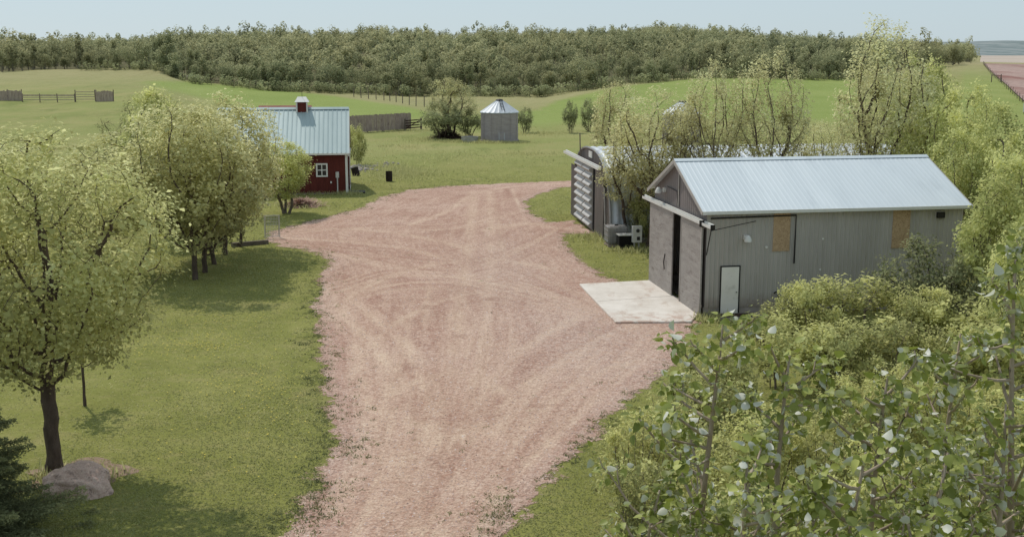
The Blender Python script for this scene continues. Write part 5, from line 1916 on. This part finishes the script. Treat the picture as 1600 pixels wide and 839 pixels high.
V, Q, T = blades(x, y, rng.uniform(.018, .05, len(x)) * (1 + .5 * fld) * (1 + .006 * y), .008 + .00055 * y * rng.uniform(.6, 1.3, len(x)), np.clip(.45 + .3 * fld + .5 * fl2 + .1 * np.sin(x * 3.2 + y * .25) + rng.normal(0, .10, len(x)), 0, 1), .7)
tag(link('grass', np_mesh('grass', V, Q, L_grass, False, {'tint': T})), 'short mown lawn grass around the gravel yard', 'grass', kind='stuff')

# weeds: tufts along the ragged gravel border and scattered in the stones
L_weed = leaf_mat('weed_leaves', S(62, 66, 36), S(92, 98, 52), S(128, 130, 74), .3)
x, y = field_points(230000, 23, 104, lambda x, y: np.ones(len(x), bool))
sdv = sdist(x, y, EP)
nz = np.array([mnoise.noise((a * .9, b * .45, 5.0)) for a, b in zip(x, y)])
prob = .5 * np.exp(-((sdv - .15) / np.where(x < 0, .75, .35)) ** 2) * np.clip(.45 + 1.3 * nz, 0, 1) * np.where(x < 0, 1, .5) + (sdv > 0) * np.clip(nz - .45, 0, 1) * .12 * (sdv < 4) + (sdv > 0) * .0018
k = (rng.uniform(0, 1, len(x)) < prob) & (sdist(x, y, pad_poly) < -.1)
x, y = x[k], y[k]
rp = 9
sz = np.repeat(rng.uniform(.025, .10, len(x)), rp)
xx, yy = np.repeat(x, rp) + rng.normal(0, 1, len(x) * rp) * sz * .8, np.repeat(y, rp) + rng.normal(0, 1, len(x) * rp) * sz * .8
V, Q, T = blades(xx, yy, sz * rng.uniform(.4, 1.0, len(xx)), sz * rng.uniform(.12, .3, len(xx)), np.clip(np.repeat(rng.normal(.45, .2, len(x)), rp) + rng.normal(0, .12, len(xx)), 0, 1), .9)
tag(link('weeds', np_mesh('weeds', V, Q, L_weed, False, {'tint': T})), 'low weeds along the ragged gravel border', 'weeds', kind='stuff')

# longer grass: around the grass mound by the barn, bin, walls, fences
tufts = []
for (px, py, n_, sx, sy) in ((630, 272, 2600, 1.5, 2.4), (590, 262, 900, 1.6, 2.0), (780, 224, 900, 2.2, .5), (720, 222, 900, 2.4, .8), (840, 210, 500, 2.5, 1.0), (600, 205, 900, 5, .8),
                             (990, 392, 500, .8, .6), (930, 372, 300, .6, 1.0), (545, 304, 200, .5, .4), (500, 304, 300, 2, .3), (1112, 500, 250, .4, .4), (100, 746, 250, .7, .5), (470, 322, 400, 1.2, 1.0)):
    g = G(px, py)
    tufts.append(np.stack([rng.normal(g[0], sx, n_), rng.normal(g[1], sy, n_)], -1))
for (px, py, n_) in ((850, 205, 260), (960, 215, 200), (870, 180, 120), (650, 215, 240), (600, 230, 200), (860, 235, 200), (700, 245, 200), (930, 195, 200)):
    for _ in range(5):
        g = GT(px + random.uniform(-50, 50), py + random.uniform(-8, 8))
        tufts.append(np.stack([rng.normal(g[0], 1.4, n_ // 3), rng.normal(g[1], 1.0, n_ // 3)], -1))
tf = np.concatenate(tufts)
k = (sdist(tf[:, 0], tf[:, 1], EP) < 0)
tf = tf[k]
V, Q, T = blades(tf[:, 0], tf[:, 1], rng.uniform(.12, .42, len(tf)), rng.uniform(.02, .05, len(tf)), np.clip(rng.normal(.6, .2, len(tf)), 0, 1), .45)
tag(link('tall_grass', np_mesh('tall_grass', V, Q, L_grass, False, {'tint': T})), 'longer unmown grass around the barn stones and the bin', 'grass', kind='stuff')

# dandelions in drifts on the left lawn
dn = []
for (px, py, n_, sx, sy) in ((300, 540, 260, 1.3, 1.2), (370, 600, 120, 1.5, 1.2), (430, 640, 60, 1.2, 1.6), (380, 700, 40, 1.6, 1.6), (540, 325, 160, 2.0, 2.0), (330, 500, 90, 1.5, 1.5), (440, 560, 30, 1, 2)):
    g = G(px, py)
    dn.append(np.stack([rng.normal(g[0], sx, n_), rng.normal(g[1], sy, n_)], -1))
dn = np.concatenate(dn)
dn = dn[sdist(dn[:, 0], dn[:, 1], EP) < -.3]
a = np.arange(6) * math.pi / 3
sz = rng.uniform(.018, .032, len(dn))
V = np.stack([dn[:, None, 0] + sz[:, None] * np.cos(a), dn[:, None, 1] + sz[:, None] * np.sin(a), np.full((len(dn), 6), .07)], -1).reshape(-1, 3)
tag(link('dandelions', np_mesh('dandelions', V, np.arange(len(V)).reshape(-1, 6), pm('dandelion_yellow', S(196, 176, 60), S(210, 190, 84), 8, .8, 0, 0))), 'drifts of yellow dandelions on the left lawn', 'dandelions', kind='stuff')

# scattered stones on the yard surface
x, y = field_points(34000, 24, 80, lambda x, y: (sdist(x, y, EP) > .1) & (sdist(x, y, pad_poly) < -.1))
k = rng.random(len(x)) < .55
x, y = x[k], y[k]
s_ = rng.uniform(.010, .034, len(x)) * (.7 + .008 * y)
tet = np.array([(-1, -.6, 0), (1, -.7, 0), (.7, .8, 0), (-.8, .7, 0), (0.1, 0, .8)])
ca, sa = np.cos(rng.uniform(0, 6.28, len(x))), 0
an = rng.uniform(0, 6.28, len(x))
V = np.stack([x[:, None] + s_[:, None] * (tet[None, :, 0] * np.cos(an)[:, None] - tet[None, :, 1] * np.sin(an)[:, None]),
              y[:, None] + s_[:, None] * (tet[None, :, 0] * np.sin(an)[:, None] + tet[None, :, 1] * np.cos(an)[:, None]), .012 + s_[:, None] * tet[None, :, 2]], -1).reshape(-1, 3)
Q = (np.array([(0, 1, 4), (1, 2, 4), (2, 3, 4), (3, 0, 4)])[None] + (np.arange(len(x)) * 5)[:, None, None]).reshape(-1, 3)
tag(link('pebbles', np_mesh('pebbles', V, Q, pm('gravel_stone', S(128, 98, 90), S(222, 204, 196), 1.7, .9, 0, 0, fine=(9, .5)))), 'loose pebbles scattered over the gravel yard', 'pebbles', kind='stuff')
